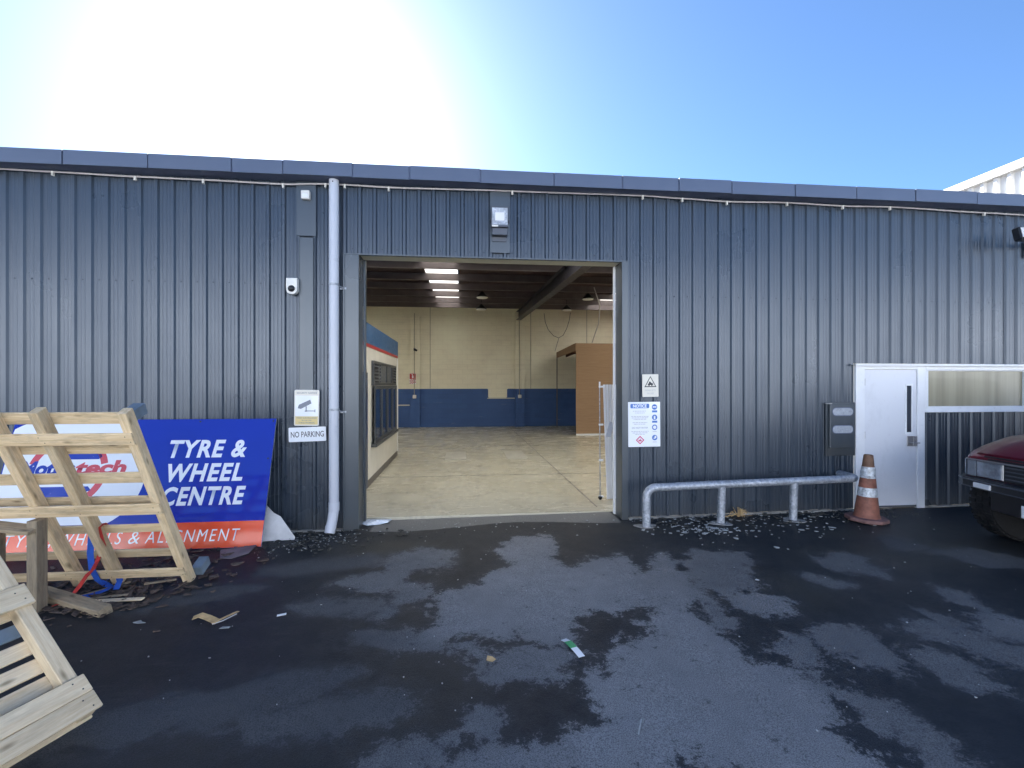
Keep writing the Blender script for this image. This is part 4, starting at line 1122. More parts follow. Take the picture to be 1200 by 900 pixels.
# ------------------------------------------------------------------ big leaning sign board
SL = R(17.3)
SG = thing("tyre_sign", "long glossy blue, white and orange TYRE & WHEEL CENTRE board leaning on the wall", "sign", (-2.22, -0.5, -0.005), (-SL, 0, 0))
SW, SH = 2.83, 1.455            # local x runs from -SW to 0
P0 = -2.22
L_ = lambda x: x - P0
obj("panel", MB().box(-SW, 0, -0.004, 0.0, 0.0, SH).mesh("panel", M['signblue']), SG)
obj("edge_trim", MB().box(-SW, 0, 0.0005, 0.02, 0.0, 0.02).box(-SW, 0, 0.0005, 0.02, SH - 0.02, SH).box(-0.02, 0, 0.0005, 0.02, 0.02, SH - 0.02).box(-SW, -SW + 0.02, 0.0005, 0.02, 0.02, SH - 0.02).mesh("edge_trim", M['galv']), SG)
obj("band", print_mesh([rect(-SW + 0.002, -0.002, 0.002, 0.283)], M['signorange'], -0.0045, 0.0006), SG)
ov = []
ocx, ocz = L_(-4.42), 0.84
for i in range(60):
    a = 2 * math.pi * i / 60
    ca, sa = math.cos(a), math.sin(a)
    e = 2 / 2.35
    ov.append((max(-SW + 0.012, ocx + 0.86 * math.copysign(abs(ca) ** e, ca)), min(SH - 0.012, max(0.287, ocz + 0.66 * math.copysign(abs(sa) ** e, sa)))))
obj("white_field", print_mesh([ov], M['signwhite'], -0.0045, 0.0006), SG)
RC = (L_(-4.385), 0.86)
for a0, a1 in ((14, 52), (128, 166), (190, 232), (308, 350)):
    obj("logo_arc", print_mesh(ring_mesh_polys(RC[0], RC[1], 0.335, 0.405, a0, a1, 8, 1.03), M['logored'], -0.0053, 0.0006), SG)
gx = RC[0]
car_top = [(gx - 0.20, 1.00), (gx + 0.30, 1.00), (gx + 0.335, 1.03), (gx + 0.30, 1.075), (gx + 0.24, 1.06), (gx + 0.16, 1.085), (gx - 0.10, 1.085), (gx - 0.16, 1.04), (gx - 0.22, 1.05)]
car_low = [(gx - 0.30, 0.70), (gx - 0.33, 0.665), (gx - 0.31, 0.635), (gx - 0.25, 0.64), (gx - 0.21, 0.615), (gx - 0.20, 0.575), (gx - 0.16, 0.545), (gx + 0.10, 0.545), (gx + 0.14, 0.59), (gx + 0.22, 0.635), (gx + 0.29, 0.655), (gx + 0.25, 0.70)]
obj("logo_shape", print_mesh([car_top, car_low], M['logoblue'], -0.0053, 0.0006), SG)
obj("lettering", text_mesh("Motor", M['logoblue'], 0.15, 0.56, 0.12, 0.045), SG, (L_(-4.87), -0.0072, 0.835))
obj("lettering", text_mesh("tech", M['logored'], 0.15, 0.53, 0.12, 0.045), SG, (L_(-4.305), -0.0072, 0.835))
for tx, x0, x1, z in (("TYRE &", -3.36, -2.512, 1.01), ("WHEEL", -3.34, -2.515, 0.737), ("CENTRE", -3.345, -2.462, 0.474)):
    obj("lettering", text_mesh(tx, M['signwhite'], 0.197, x1 - x0, 0.17, 0.034, spacing=1.14), SG, (L_(x0), -0.0055, z))
for tx, x0, x1 in (("TYRE,", -4.835, -4.375), ("WHEELS", -4.305, -3.675), ("&", -3.605, -3.495), ("ALIGNMENT", -3.435, -2.464)):
    obj("lettering", text_mesh(tx, M['signwhite'], 0.135, x1 - x0, 0.17, -0.004, spacing=1.25), SG, (L_(x0), -0.0062, 0.076 if tx != "TYRE," else 0.076))
for x in (-1.55, -0.85, -0.03):
    obj("screw", MB().tube([(x, -0.004, SH - 0.03), (x, -0.007, SH - 0.03)], 0.011, 8).mesh("screw", M['screw']), SG)
obj("screw", MB().tube([(-0.04, -0.004, 0.98), (-0.04, -0.007, 0.98)], 0.011, 8).mesh("screw", M['screw']), SG)

bb = MB().prism_y([(0.0, 0.0), (0.585, 0.0), (0.59, 0.03), (0.41, 0.27), (0.33, 0.315), (0.20, 0.45), (0.0, 0.56)], -0.012, 0.0)
tag(obj("broken_board", bb.mesh("broken_board", M['board'], 0.003), None, (-2.52, -0.33, -0.006), (R(-19), 0, R(4))), "broken white board leaning on the wall behind the blue sign", "board")
cbm = MB().prism_z([(0.0, 0.0), (0.34, 0.07), (0.33, -0.17), (0.20, -0.28), (0.08, -0.24)], 0.0, 0.006)
tag(obj("cardboard_sheet", cbm.mesh("cardboard_sheet", M['paper'], 0.001), None, (-2.60, -0.60, 0.004), (R(2), R(-1), R(6))), "grey sheet of wet cardboard under the sign's right corner", "cardboard")

# ------------------------------------------------------------------ pallets and timber
UP = thing("tall_pallet", "tall weathered timber pallet tipped forward in front of the blue sign", "pallet", (-3.2, -1.36, -0.015), (R(28), 0, 0))
# local: x along the slats, z up the bearers, -y towards the camera
PX = lambda x: x + 3.2
bl = 1.83
for x, z0, z1 in ((-2.50, 0.0, bl), (-3.09, 0.02, bl + 0.01), (-3.415, 0.03, bl), (-4.02, 0.0, bl)):
    obj("bearer", board(z1 - z0, 0.092, 0.068, M['wood']), UP, (PX(x), 0.0, (z0 + z1) / 2), (0, R(-90), 0))
for s_, wd_ in ((1.735, 0.10), (1.455, 0.095), (1.163, 0.105), (0.93, 0.085), (0.613, 0.086), (0.318, 0.09)):
    obj("slat", board(1.72, wd_, 0.018, M['wood']), UP, (PX(-3.345) + random.uniform(-0.015, 0.01), 0.0565, s_), (R(90), random.uniform(-0.004, 0.004), 0))
for s_, wd_ in ((1.618, 0.102), (0.922, 0.108), (0.187, 0.095)):
    obj("slat", board(1.70, wd_, 0.020, M['wood']), UP, (PX(-3.31) + random.uniform(-0.01, 0.01), -0.058, s_), (R(90), random.uniform(-0.004, 0.004), 0))
for z_ in (1.77, 0.05):
    obj("painted_block", MB().box(-0.045, 0.045, -0.075, 0.075, -0.045, 0.045).mesh("painted_block", M['bluewood'], 0.004), UP, (PX(-2.452) - 0.075 * (z_ > 1), 0.128, z_ - 0.03 * (z_ > 1)), (R(-6), 0, 0), label="blue-grey painted block end")

PB = thing("low_pallet", "pale timber pallet tilted on its lower edge in the bottom left corner", "pallet", (-1.854, -3.36, 0.135))
lx, ly, lz = Vector((-0.668, 0.258, 0.698)).normalized(), Vector((-0.36, -0.93, 0.0)).normalized(), None
lx = (lx - ly * lx.dot(ly)).normalized()
lz = lx.cross(ly).normalized()
PB.rotation_euler = Matrix((lx, ly, lz)).transposed().to_euler()
WID = 1.1
for x, w_ in ((0.05, 0.098), (0.152, 0.10), (0.75, 0.13), (1.15, 0.1)):
    obj("top_board", board(WID + 0.01, w_, 0.020, M['woodpale']), PB, (x, WID / 2 + 0.004 * (x > 0.5), -0.010 + random.uniform(-0.001, 0.001)), (0, 0, R(90) + random.uniform(-0.005, 0.005)))
for y in (0.045, 0.52, 1.045):
    obj("bearer", board(1.19, 0.072, 0.066, M['woodpale']), PB, (0.602, y, -0.0545), (0, 0, 0))
for k in range(11):
    x = 0.04 + k * 0.113
    obj("slat", board(WID - 0.01, 0.082 + random.uniform(-0.006, 0.006), 0.018, M['bluewood'] if k == 5 else M['woodpale']), PB, (x, WID / 2, -0.0975), (0, 0, R(90) + random.uniform(-0.01, 0.01)),
        label="blue-grey stained slat" if k == 5 else None)
def nails(pts_, parent, axis):
    b_ = MB()
    for q_ in pts_:
        q_ = Vector(q_)
        u_ = Vector((1, 0, 0)); w_ = axis.cross(u_).normalized()
        b_.add([q_ + axis * 0.001 + 0.0045 * (math.cos(a) * u_ + math.sin(a) * w_) for a in (0, 1.26, 2.51, 3.77, 5.03)], [(0, 1, 2, 3, 4)])
    obj("nail_head", b_.mesh("nail_head", M['screw'], recalc=False), parent, kind="stuff")
nails([(x + dx, y + dy, 0.0015) for x in (0.05, 0.152, 0.75) for y in (0.045, 0.52, 1.045) for dx, dy in ((-0.025, -0.012), (0.022, 0.014))], PB, Vector((0, 0, 1)))
nails([(PX(x) + dx, -0.069, s_ + dz) for x in (-2.5, -3.09, -3.415) for s_ in (1.618, 0.922, 0.187) for dx, dz in ((-0.014, 0.025), (0.013, -0.022))], UP, Vector((0, -1, 0)))

PR = thing("timber_prop", "low timber frame holding up the raised end of the tilted low pallet", "prop", (0, 0, 0))
ends = []
for yy in (0.25, 0.95):
    q_ = Vector((-1.854, -3.36, 0.135)) + lx * 1.10 + ly * yy - lz * 0.11
    ends.append(q_)
    zt_ = q_.z - 0.075
    obj("post", board(zt_, 0.09, 0.07, M['woodgrey']), PR, (q_.x, q_.y, zt_ / 2 - 0.01), (0, R(-90), 0))
mid = (ends[0] + ends[1]) / 2
obj("beam", board(0.95, 0.075, 0.05, M['woodgrey']), PR, (mid.x, mid.y, mid.z - 0.058), (0, 0, math.atan2(ly.y, ly.x)))

TR = thing("timber_trestle", "weathered timber trestle with square posts under the tall pallet", "trestle", (-3.385, -1.86, -0.018))
obj("post", board(0.735, 0.105, 0.075, M['woodgrey']), TR, (0.005, 0.0, 0.368), (0, R(-90), 0))
obj("post", board(0.70, 0.10, 0.07, M['woodgrey']), TR, (-0.34, 0.05, 0.35), (0, R(-90), 0))
obj("top_board", board(0.62, 0.13, 0.03, M['woodgrey']), TR, (-0.27, -0.03, 0.70), (R(8), R(7), R(-4)))
obj("foot_rail", board(0.5, 0.07, 0.05, M['woodgrey']), TR, (-0.22, 0.03, 0.10), (0, R(3), R(3)))

tag(obj("timber_offcut", board(1.05, 0.10, 0.075, M['woodgrey']), None, (-3.25, -1.76, 0.024), (R(12), R(1), R(-27))), "weathered length of timber lying on the ground beside the trestle post", "timber")

def sag(a, b, n, drop, jx=0.0):
    a, b = Vector(a), Vector(b)
    return [a.lerp(b, i / n) + Vector((jx * math.sin(i * 1.7), jx * math.cos(i * 2.3), -drop * 4 * (i / n) * (1 - i / n))) for i in range(n + 1)]
bs_ = [(-3.11, -1.59, 0.56), (-3.10, -1.62, 0.615), (-3.115, -1.66, 0.60), (-3.14, -1.64, 0.48), (-3.17, -1.61, 0.35), (-3.185, -1.57, 0.20), (-3.19, -1.50, 0.08), (-3.16, -1.45, 0.02), (-3.08, -1.50, 0.012), (-3.05, -1.60, 0.03), (-3.13, -1.66, 0.012), (-3.24, -1.70, 0.008)]
tag(obj("blue_strap", MB().ribbon(bs_, 0.048, (1, 0.15, 0)).ribbon([(-3.20, -1.45, 0.02), (-3.10, -1.40, 0.09), (-3.02, -1.48, 0.06), (-3.0, -1.56, 0.012)], 0.045, (0.5, 0.8, 0.3)).mesh("blue_strap", M['strapblue'])), "blue webbing strap hanging over the tall pallet's slats", "strap")
rs_ = [(-3.04, -1.58, 0.56), (-3.05, -1.63, 0.61), (-3.055, -1.68, 0.59), (-3.05, -1.66, 0.50), (-3.07, -1.60, 0.42), (-3.12, -1.57, 0.33), (-3.125, -1.60, 0.27), (-3.10, -1.68, 0.235), (-3.12, -1.72, 0.20), (-3.17, -1.72, 0.12), (-3.21, -1.74, 0.06), (-3.26, -1.79, 0.012), (-3.30, -1.83, 0.006)]
tag(obj("red_strap", MB().ribbon(rs_, 0.046, (0.9, -0.3, 0.25)).mesh("red_strap", M['strapred'])), "red webbing strap trailing from the tall pallet to the ground", "strap")

# ------------------------------------------------------------------ barrier rail, cone
RL = thing("barrier_rail", "galvanised pipe barrier on three posts along the wall left of the door", "rail", (2.26, -0.36, gz(2.26)))
rr_ = 0.049
zc = 0.52 - gz(2.26)
pts = [(0, 0, -0.02), (0, 0, zc - 0.12)]
for a in range(0, 91, 15):
    pts.append((0.12 - 0.12 * math.cos(R(a)), 0, zc - 0.12 + 0.12 * math.sin(R(a))))
pts += [(0.9, 0.003, zc + 0.018), (1.9, 0.006, zc + 0.036), (2.75, 0.01, zc + 0.052)]
e = []
for a in range(10, 91, 20):
    e.append((2.75 + 0.10 * math.sin(R(a)), 0.01 + 0.10 - 0.10 * math.cos(R(a)), zc + 0.054))
pts += e + [(2.86, 0.33, zc + 0.054)]
obj("pipe", MB().tube(pts, rr_, 16).mesh("pipe", M['galv'], smooth=True), RL)
for i, x in enumerate((0.985, 1.96)):
    obj("post", MB().tube([(x, 0.03, -0.03), (x, 0.004, zc - 0.01 + x * 0.018)], 0.047, 16).mesh("post", M['galv'], smooth=True), RL)
for x in (0.0, 0.985, 1.96):
    pl = [(x + (0.13 + 0.03 * math.sin(3 * a + x * 5)) * math.cos(a), 0.02 + (0.11 + 0.025 * math.cos(2 * a + x)) * math.sin(a)) for a in [2 * math.pi * k / 18 for k in range(18)]]
    obj("concrete_pad", MB().prism_z(pl, -0.05, 0.009 * x + 0.007).mesh("concrete_pad", M['concrete'], 0.004), RL)

CN = thing("traffic_cone", "faded orange traffic cone with two silver bands before the white door", "cone", (5.095, -0.5, gz(5.0)), (R(1.0), R(1.2), R(24)))
b = MB()
bp = []
for k in range(8):
    a = R(22.5 + 45 * k)
    bp.append((0.235 * math.cos(a), 0.235 * math.sin(a)))
def scal(pl, s):
    return [(x * s, y * s) for x, y in pl]
b.prism_z(bp, 0.014, 0.062)
for k in range(4):
    a = R(45 + 90 * k)
    b.box(0.165 * math.cos(a) - 0.035, 0.165 * math.cos(a) + 0.035, 0.165 * math.sin(a) - 0.035, 0.165 * math.sin(a) + 0.035, 0.0, 0.0135)
obj("base", b.mesh("base", M['conebase'], 0.008), CN)
rad = lambda z: 0.140 - (z - 0.05) * (0.140 - 0.050) / 0.80
def ringz(z0, z1, grow=0.0):
    return [(rad(z0) + grow, z0), (rad((z0 + z1) / 2) + grow, (z0 + z1) / 2), (rad(z1) + grow, z1)]
cb_ = MB().lathe([(0.147, 0.0625), (0.143, 0.075)] + [(rad(z), z) for z in (0.10, 0.2, 0.3, 0.4, 0.5, 0.6, 0.7)], 28)
obj("body", cb_.mesh("body", M['cone'], smooth=True), CN)
obj("tip", MB().lathe([(rad(0.7) - 0.001, 0.695), (rad(0.78), 0.78), (rad(0.84) , 0.84), (rad(0.84) - 0.012, 0.848)], 24).mesh("tip", M['conetop'], smooth=True), CN)
obj("reflective_band", MB().lathe(ringz(0.555, 0.695, 0.003), 28).mesh("reflective_band", M['reflective'], smooth=True), CN)
obj("reflective_band", MB().lathe(ringz(0.325, 0.435, 0.003), 28).mesh("reflective_band", M['reflective'], smooth=True), CN)
obj("loose_tape", MB().ribbon([(-0.07, -0.06, 0.575), (-0.11, -0.065, 0.585), (-0.14, -0.055, 0.57)], 0.02, (0, 0, 1)).ribbon([(0.075, -0.03, 0.70), (0.10, -0.03, 0.64), (0.108, -0.03, 0.56)], 0.03, (0, 1, 0)).mesh("loose_tape", M['reflective']), CN)

# ------------------------------------------------------------------ maroon four-wheel drive
CAR = thing("parked_car", "maroon four-wheel drive with black bumper parked nose-left beside the wall", "car", (5.56, -2.0, gz(6.5)), (0, 0, R(174)))
def lerp_tab(tab, x):
    for (a, u), (b, v) in zip(tab, tab[1:]):
        if b <= x <= a:
            t = (a - x) / (a - b)
            return u + (v - u) * t
    return tab[0][1] if x > tab[0][0] else tab[-1][1]
WT = [(0.0, 0.765), (-0.04, 0.80), (-0.12, 0.83), (-0.4, 0.85), (-1.0, 0.86), (-4.2, 0.86), (-4.55, 0.80)]
ZE = [(0.0, 0.93), (-0.03, 0.955), (-0.10, 0.99), (-0.25, 1.055), (-0.5, 1.135), (-0.8, 1.18), (-1.35, 1.215), (-4.2, 1.23), (-4.55, 1.18)]
WR, WC, RC_ = 0.41, -0.53, -3.35
def zlow(x):
    z = 0.66 if x > -0.12 else 0.56
    for c in (WC, RC_):
        d = 0.47 ** 2 - (x - c) ** 2
        if d > 0:
            z = max(z, 0.41 + math.sqrt(d))
    return min(z, lerp_tab(ZE, x) - 0.10)
st = [0.0, -0.015, -0.04, -0.08, -0.12, -0.16] + [-0.2 - 0.06 * k for k in range(17)] + [-1.35, -1.7, -2.1, -2.5] + [-2.75 - 0.06 * k for k in range(22)] + [-4.15, -4.3, -4.45, -4.55]
st = sorted(set(st), reverse=True)
b = MB()
rows = []
for x in st:
    w, ze, zl = lerp_tab(WT, x), lerp_tab(ZE, x), zlow(x)
    cr = 0.035 * min(1, -x / 0.3)
    half = [(w - 0.01, zl), (w, zl + 0.02), (w + 0.004, (zl + ze) / 2), (w - 0.004, ze - 0.06), (w - 0.025, ze - 0.02), (w - 0.07, ze), (w * 0.55, ze + cr * 0.8), (0.0, ze + cr)]
    sec = [(-y, z) for y, z in half] + [(y, z) for y, z in reversed(half[:-1])]
    rows.append([(x, y, z) for y, z in sec])
n = len(rows[0])
b.add([q_ for r_ in rows for q_ in r_], [(i * n + k, (i + 1) * n + k, (i + 1) * n + k + 1, i * n + k + 1) for i in range(len(rows) - 1) for k in range(n - 1)]
      + [tuple(range(n))] + [tuple(reversed(range((len(rows) - 1) * n, len(rows) * n)))])
obj("body", b.mesh("body", M['maroon'], smooth=True), CAR)
# bonnet panel slightly proud of the wings
hb = MB()
hx = [-0.03, -0.06, -0.12, -0.25, -0.4, -0.55, -0.75, -1.0, -1.28]
hy = [-0.70, -0.66, -0.45, -0.2, 0, 0.2, 0.45, 0.66, 0.70]
for x in hx:
    ze, w = lerp_tab(ZE, x), lerp_tab(WT, x)
    cr = 0.035 * min(1, -x / 0.3)
    for y in hy:
        f_ = abs(y) / w
        z = ze + cr * (1 - f_ ** 2) + (0.014 if abs(y) < 0.68 else 0.001) + (0.012 if abs(y) < 0.4 and x < -0.3 else 0)
        hb.v.append((x, y, z))
m9 = len(hy)
hb.f += [(i * m9 + k, i * m9 + k + 1, (i + 1) * m9 + k + 1, (i + 1) * m9 + k) for i in range(len(hx) - 1) for k in range(m9 - 1)]
obj("bonnet", hb.mesh("bonnet", M['maroon'], smooth=True), CAR)
obj("bonnet_slot", MB().box(0.0015, 0.006, -0.52, 0.52, 0.906, 0.926).box(-0.004, 0.004, -0.56, -0.16, 0.934, 0.952).mesh("bonnet_slot", M['blackplastic']), CAR)
obj("trim_strip", MB().prism_z([(0.001, -0.76), (0.016, -0.755), (0.022, 0), (0.016, 0.755), (0.001, 0.76)], 0.888, 0.903).mesh("trim_strip", M['chrome'], 0.002), CAR)
obj("front_panel", MB().prism_z([(-0.04, -0.803), (0.002, -0.766), (0.002, 0.766), (-0.04, 0.803)], 0.706, 0.8875).mesh("front_panel", M['blackplastic']), CAR)
G = obj("grille", MB().box(-0.02, 0.006, -0.345, 0.345, 0.715, 0.886).mesh("grille", M['blackplastic'], 0.004), CAR)
for k in range(4):
    z = 0.735 + k * 0.040
    obj("grille_bar", MB().box(0.004, 0.016, -0.335, 0.335, z, z + 0.012).mesh("grille_bar", M['greymetal'], 0.002), G)
for s_ in (-1, 1):
    hl = obj("headlight", MB().box(-0.02, 0.010, min(s_ * 0.355, s_ * 0.640), max(s_ * 0.355, s_ * 0.640), 0.715, 0.884).mesh("headlight", M['chrome'], 0.006), CAR)
    obj("lens", MB().prism_z([(0.0105, s_ * 0.365), (0.020, s_ * 0.37), (0.018, s_ * 0.625), (0.0105, s_ * 0.632)], 0.722, 0.877).mesh("lens", M['lens'], 0.003), hl)
    ml = [(0.0, s_ * 0.647), (0.014, s_ * 0.65), (0.006, s_ * 0.745), (-0.03, s_ * 0.815), (-0.11, s_ * 0.845), (-0.12, s_ * 0.80), (-0.02, s_ * 0.72)]
    obj("marker_lamp", MB().prism_z(ml, 0.715, 0.884).mesh("marker_lamp", M['lensgrey'], 0.003), CAR)
def bump_plan(o):
    rt = [(-0.12, -0.872 - o), (-0.06, -0.868 - o), (0.015, -0.84 - o), (0.085 + o, -0.72), (0.130 + o, -0.40), (0.145 + o, 0.0)]
    return rt + [(x, -y) for x, y in reversed(rt[:-1])] + [(-0.12, 0.80), (-0.05, 0.70), (-0.05, -0.70), (-0.12, -0.80)]
BU = obj("bumper", MB().prism_z(bump_plan(0.0), 0.600, 0.704).mesh("bumper", M['blackplastic'], 0.012, seg=2), CAR)
obj("bumper_lip", MB().prism_z(bump_plan(0.010), 0.676, 0.690).prism_z(bump_plan(0.008), 0.606, 0.616).mesh("bumper_lip", M['greymetal'], 0.004), BU)
for s_ in (-1, 1):
    obj("indicator", MB().prism_z([(0.075, s_ * 0.56), (0.128, s_ * 0.56), (0.150, s_ * 0.36), (0.11, s_ * 0.36)], 0.617, 0.668).mesh("indicator", M['plate'], 0.004), BU)
obj("number_plate", MB().box(0.166, 0.172, -0.03, 0.33, 0.425, 0.545).mesh("number_plate", M['plate'], 0.003), CAR)
obj("valance", MB().prism_z([(-0.3, -0.55), (0.00, -0.50), (0.05, 0.0), (0.00, 0.50), (-0.3, 0.55)], 0.38, 0.598).mesh("valance", M['blackplastic'], 0.01), CAR)
obj("underbody", MB().box(-4.2, -0.2, -0.55, 0.55, 0.34, 0.62).tube([(WC, -0.7, 0.41), (WC, 0.7, 0.41)], 0.06, 8).tube([(RC_, -0.7, 0.41), (RC_, 0.7, 0.41)], 0.06, 8)
    .box(WC - 0.52, WC + 0.45, -0.60, 0.60, 0.5, 0.9).box(RC_ - 0.5, RC_ + 0.5, -0.60, 0.60, 0.5, 0.9).mesh("underbody", M['blackplastic']), CAR)
tyre = [(0.27, -0.125), (0.36, -0.135), (0.395, -0.12), (0.41, -0.085), (0.41, 0.085), (0.395, 0.12), (0.36, 0.135), (0.27, 0.125)]
tb = MB().lathe(tyre, 36)
for k in range(36):
    a = 2 * math.pi * k / 36
    c_, s_ = math.cos(a), math.sin(a)
    for z0, z1, da in ((-0.115, -0.045, 0.0), (-0.03, 0.03, 0.08), (0.045, 0.115, 0.0)):
        p_ = []
        for zz, rr in ((z0, 0.4065), (z1, 0.4065), (z1, 0.4215), (z0, 0.4215)):
            for e_ in (-0.055, 0.055):
                p_.append((rr * math.cos(a + da + e_), rr * math.sin(a + da + e_), zz))
        tb.add(p_, [(0, 1, 3, 2), (2, 3, 5, 4), (4, 5, 7, 6), (6, 7, 1, 0), (0, 2, 4, 6), (1, 7, 5, 3)])
tyre_me = tb.mesh("tyre", M['rubber'], smooth=True)
rim_me = MB().lathe([(0.265, -0.10), (0.27, 0.10), (0.24, 0.115), (0.20, 0.07), (0.09, 0.06), (0.07, 0.10)], 24).mesh("rim", M['greymetal'], smooth=True)
for x, s_ in ((WC, -1), (WC, 1), (RC_, -1), (RC_, 1)):
    w_ = obj("wheel", MB().lathe([(0.09, -0.06), (0.09, 0.05)], 16).mesh("wheel", M['greymetal']), CAR, (x, s_ * 0.735, 0.418), (R(-90) * s_, 0, 0))
    obj("tyre", tyre_me, w_)
    obj("rim", rim_me, w_)
# cabin
gh = [(-1.22, 1.20, 0.80), (-1.85, 1.78, 0.68), (-2.4, 1.84, 0.67), (-4.1, 1.82, 0.66), (-4.40, 1.22, 0.80)]
cv, cf = [], []
base = [(-1.22, 0.80), (-4.45, 0.80)]
sect = [(-1.22, 1.215, 0.79), (-1.80, 1.76, 0.66), (-2.3, 1.84, 0.64), (-4.0, 1.83, 0.64), (-4.30, 1.74, 0.66), (-4.46, 1.215, 0.79)]
cb2 = MB()
pr_l = [(x, -w, z) for x, z, w in sect]
pr_r = [(x, w, z) for x, z, w in sect]
k = len(sect)
cb2.add(pr_l + pr_r, [tuple(range(k)), tuple(reversed(range(k, 2 * k)))] + [(i, i + k, i + 1 + k, i + 1) for i in range(k - 1)] + [(0, k - 1, 2 * k - 1, k)])
obj("cabin", cb2.mesh("cabin", M['maroon'], 0.02, seg=2), CAR)
def quad_panel(name, pts_, m, parent, off):
    p_ = [Vector(q_) for q_ in pts_]
    nn = (p_[1] - p_[0]).cross(p_[2] - p_[0]).normalized() * off
    mb = MB().add([tuple(q_) for q_ in p_] + [tuple(q_ + nn) for q_ in p_], [(3, 2, 1, 0), (4, 5, 6, 7), (0, 1, 5, 4), (1, 2, 6, 5), (2, 3, 7, 6), (3, 0, 4, 7)])
    obj(name, mb.mesh(name, m), parent)
quad_panel("windscreen", [(-1.28, 0.72, 1.27), (-1.28, -0.72, 1.27), (-1.77, -0.61, 1.735), (-1.77, 0.61, 1.735)], M['carglass'], CAR, -0.012)
for s_ in (-1, 1):
    for x0, x1 in ((-1.62, -2.55), (-2.68, -3.55), (-3.66, -4.25)):
        zt_ = 1.73
        xt0 = x0 - 0.28 if x0 > -2 else x0
        quad_panel("side_window", [(x0, s_ * 0.778, 1.28), (x1, s_ * 0.778, 1.28), (x1, s_ * 0.668, zt_), (xt0, s_ * 0.668, zt_)], M['carglass'], CAR, 0.012 * s_)
    obj("mirror", MB().box(-1.62, -1.48, min(s_ * 0.86, s_ * 1.03), max(s_ * 0.86, s_ * 1.03), 1.26, 1.42).mesh("mirror", M['blackplastic'], 0.02, seg=2), CAR)

# ------------------------------------------------------------------ litter
def flat_chip(r, n=6, th=0.004, el=1.0, curl=0.0):
    pl = []
    for k in range(n):
        a = 2 * math.pi * k / n + random.uniform(-0.3, 0.3)
        rr = r * random.uniform(0.6, 1.15)
        pl.append((rr * math.cos(a) * el, rr * math.sin(a)))
    return pl
def scatter(name, spots, m, rmin, rmax, label, cat, th=0.004, el=1.0, tilt=0.15):
    mb = MB()
    for x, y in spots:
        r = rmin * (rmax / rmin) ** random.random()
        pl = flat_chip(r, random.choice((4, 5, 6)), th, random.uniform(0.8, 1.6) * el)
        a = random.uniform(0, math.pi)
        ta, tb_ = random.uniform(-tilt, tilt), random.uniform(-tilt, tilt)
        z = gz(x) + 0.006
        n_ = len(pl)
        pts_ = [(x + px * math.cos(a) - py * math.sin(a), y + px * math.sin(a) + py * math.cos(a), z + abs(px * ta + py * tb_)) for px, py in pl]
        mb.add(pts_ + [(p[0], p[1], p[2] + th) for p in pts_], [tuple(range(n_)), tuple(reversed(range(n_, 2 * n_)))] + [(i, i + n_, (i + 1) % n_ + n_, (i + 1) % n_) for i in range(n_)])
    o = obj(name, mb.mesh(name, m), kind="stuff")
    tag(o, label, cat)
    return o
sp_ = []
for i in range(190):
    x = random.uniform(2.15, 5.35); y = -0.06 - abs(random.gauss(0, 0.42))
    sp_.append((x, y))
for i in range(85):
    x = random.gauss(2.95, 0.22); y = random.gauss(-0.62, 0.13); sp_.append((x, y))
scatter("paint_flakes", sp_, M['flakes'], 0.005, 0.030, "pale paint flakes strewn on the ground under the pipe barrier", "paint flakes")
sp_ = [(random.gauss(-1.75, 0.3), -0.05 - abs(random.gauss(0, 0.35))) for i in range(150)] + [(random.uniform(-1.35, 2.1), random.gauss(-0.12, 0.16)) for i in range(50)]
scatter("pale_chips", sp_, M['flakes'], 0.004, 0.014, "small pale chips scattered by the downpipe foot and door sill", "chips")
sp_ = [(random.uniform(-3.4, 6.0), random.uniform(-4.0, -0.2)) for i in range(140)]
scatter("ground_specks", sp_, M['flakes'], 0.002, 0.007, "tiny pale specks of litter over the dark asphalt", "specks")
sp_ = [(random.gauss(-3.2, 0.42), random.gauss(-1.3, 0.30)) for i in range(480)] + [(random.gauss(-2.9, 0.2), random.gauss(-1.82, 0.10)) for i in range(180)]
sp_ = [(x, min(-0.05, y)) for x, y in sp_]
scatter("bark_litter", sp_, M['leaf'], 0.008, 0.036, "dark bark and leaf litter under the tall pallet", "leaf litter", 0.005, 1.5, 0.5)
sp_ = [(random.gauss(-1.9, 0.55), random.gauss(-0.35, 0.22)) for i in range(200)] + [(random.uniform(2.2, 6.0), -0.02 - abs(random.gauss(0, 0.2))) for i in range(260)]
scatter("wall_grit", [(x, min(-0.045, y)) for x, y in sp_], M['grit'], 0.008, 0.03, "dark grit and moss along the foot of the wall", "grit", 0.008, 1.0, 0.3)

def stick(x, y, L, a, r, label, m='woodgrey', w=None):
    o = obj("stick", board(L, w or r * 2.2, r, M[m]), None, (x, y, gz(x) + 0.012 + r), (R(4), R(random.uniform(-3, 3)), a))
    tag(o, label, "stick", "sticks in the litter under the tall pallet")
stick(-2.86, -1.78, 0.46, R(-4), 0.012, "long pale splinter of wood on top of the leaf litter", 'woodpale', 0.045)
stick(-2.98, -1.70, 0.36, R(6), 0.010, "thin grey splinter behind the long pale one", 'woodgrey', 0.03)
stick(-3.10, -1.52, 0.34, R(48), 0.010, "short stick slanting up between the trestle post and the straps", 'woodgrey', 0.03)
stick(-2.72, -1.42, 0.24, R(24), 0.009, "short grey stick near the foot of the tall pallet", 'woodgrey', 0.035)

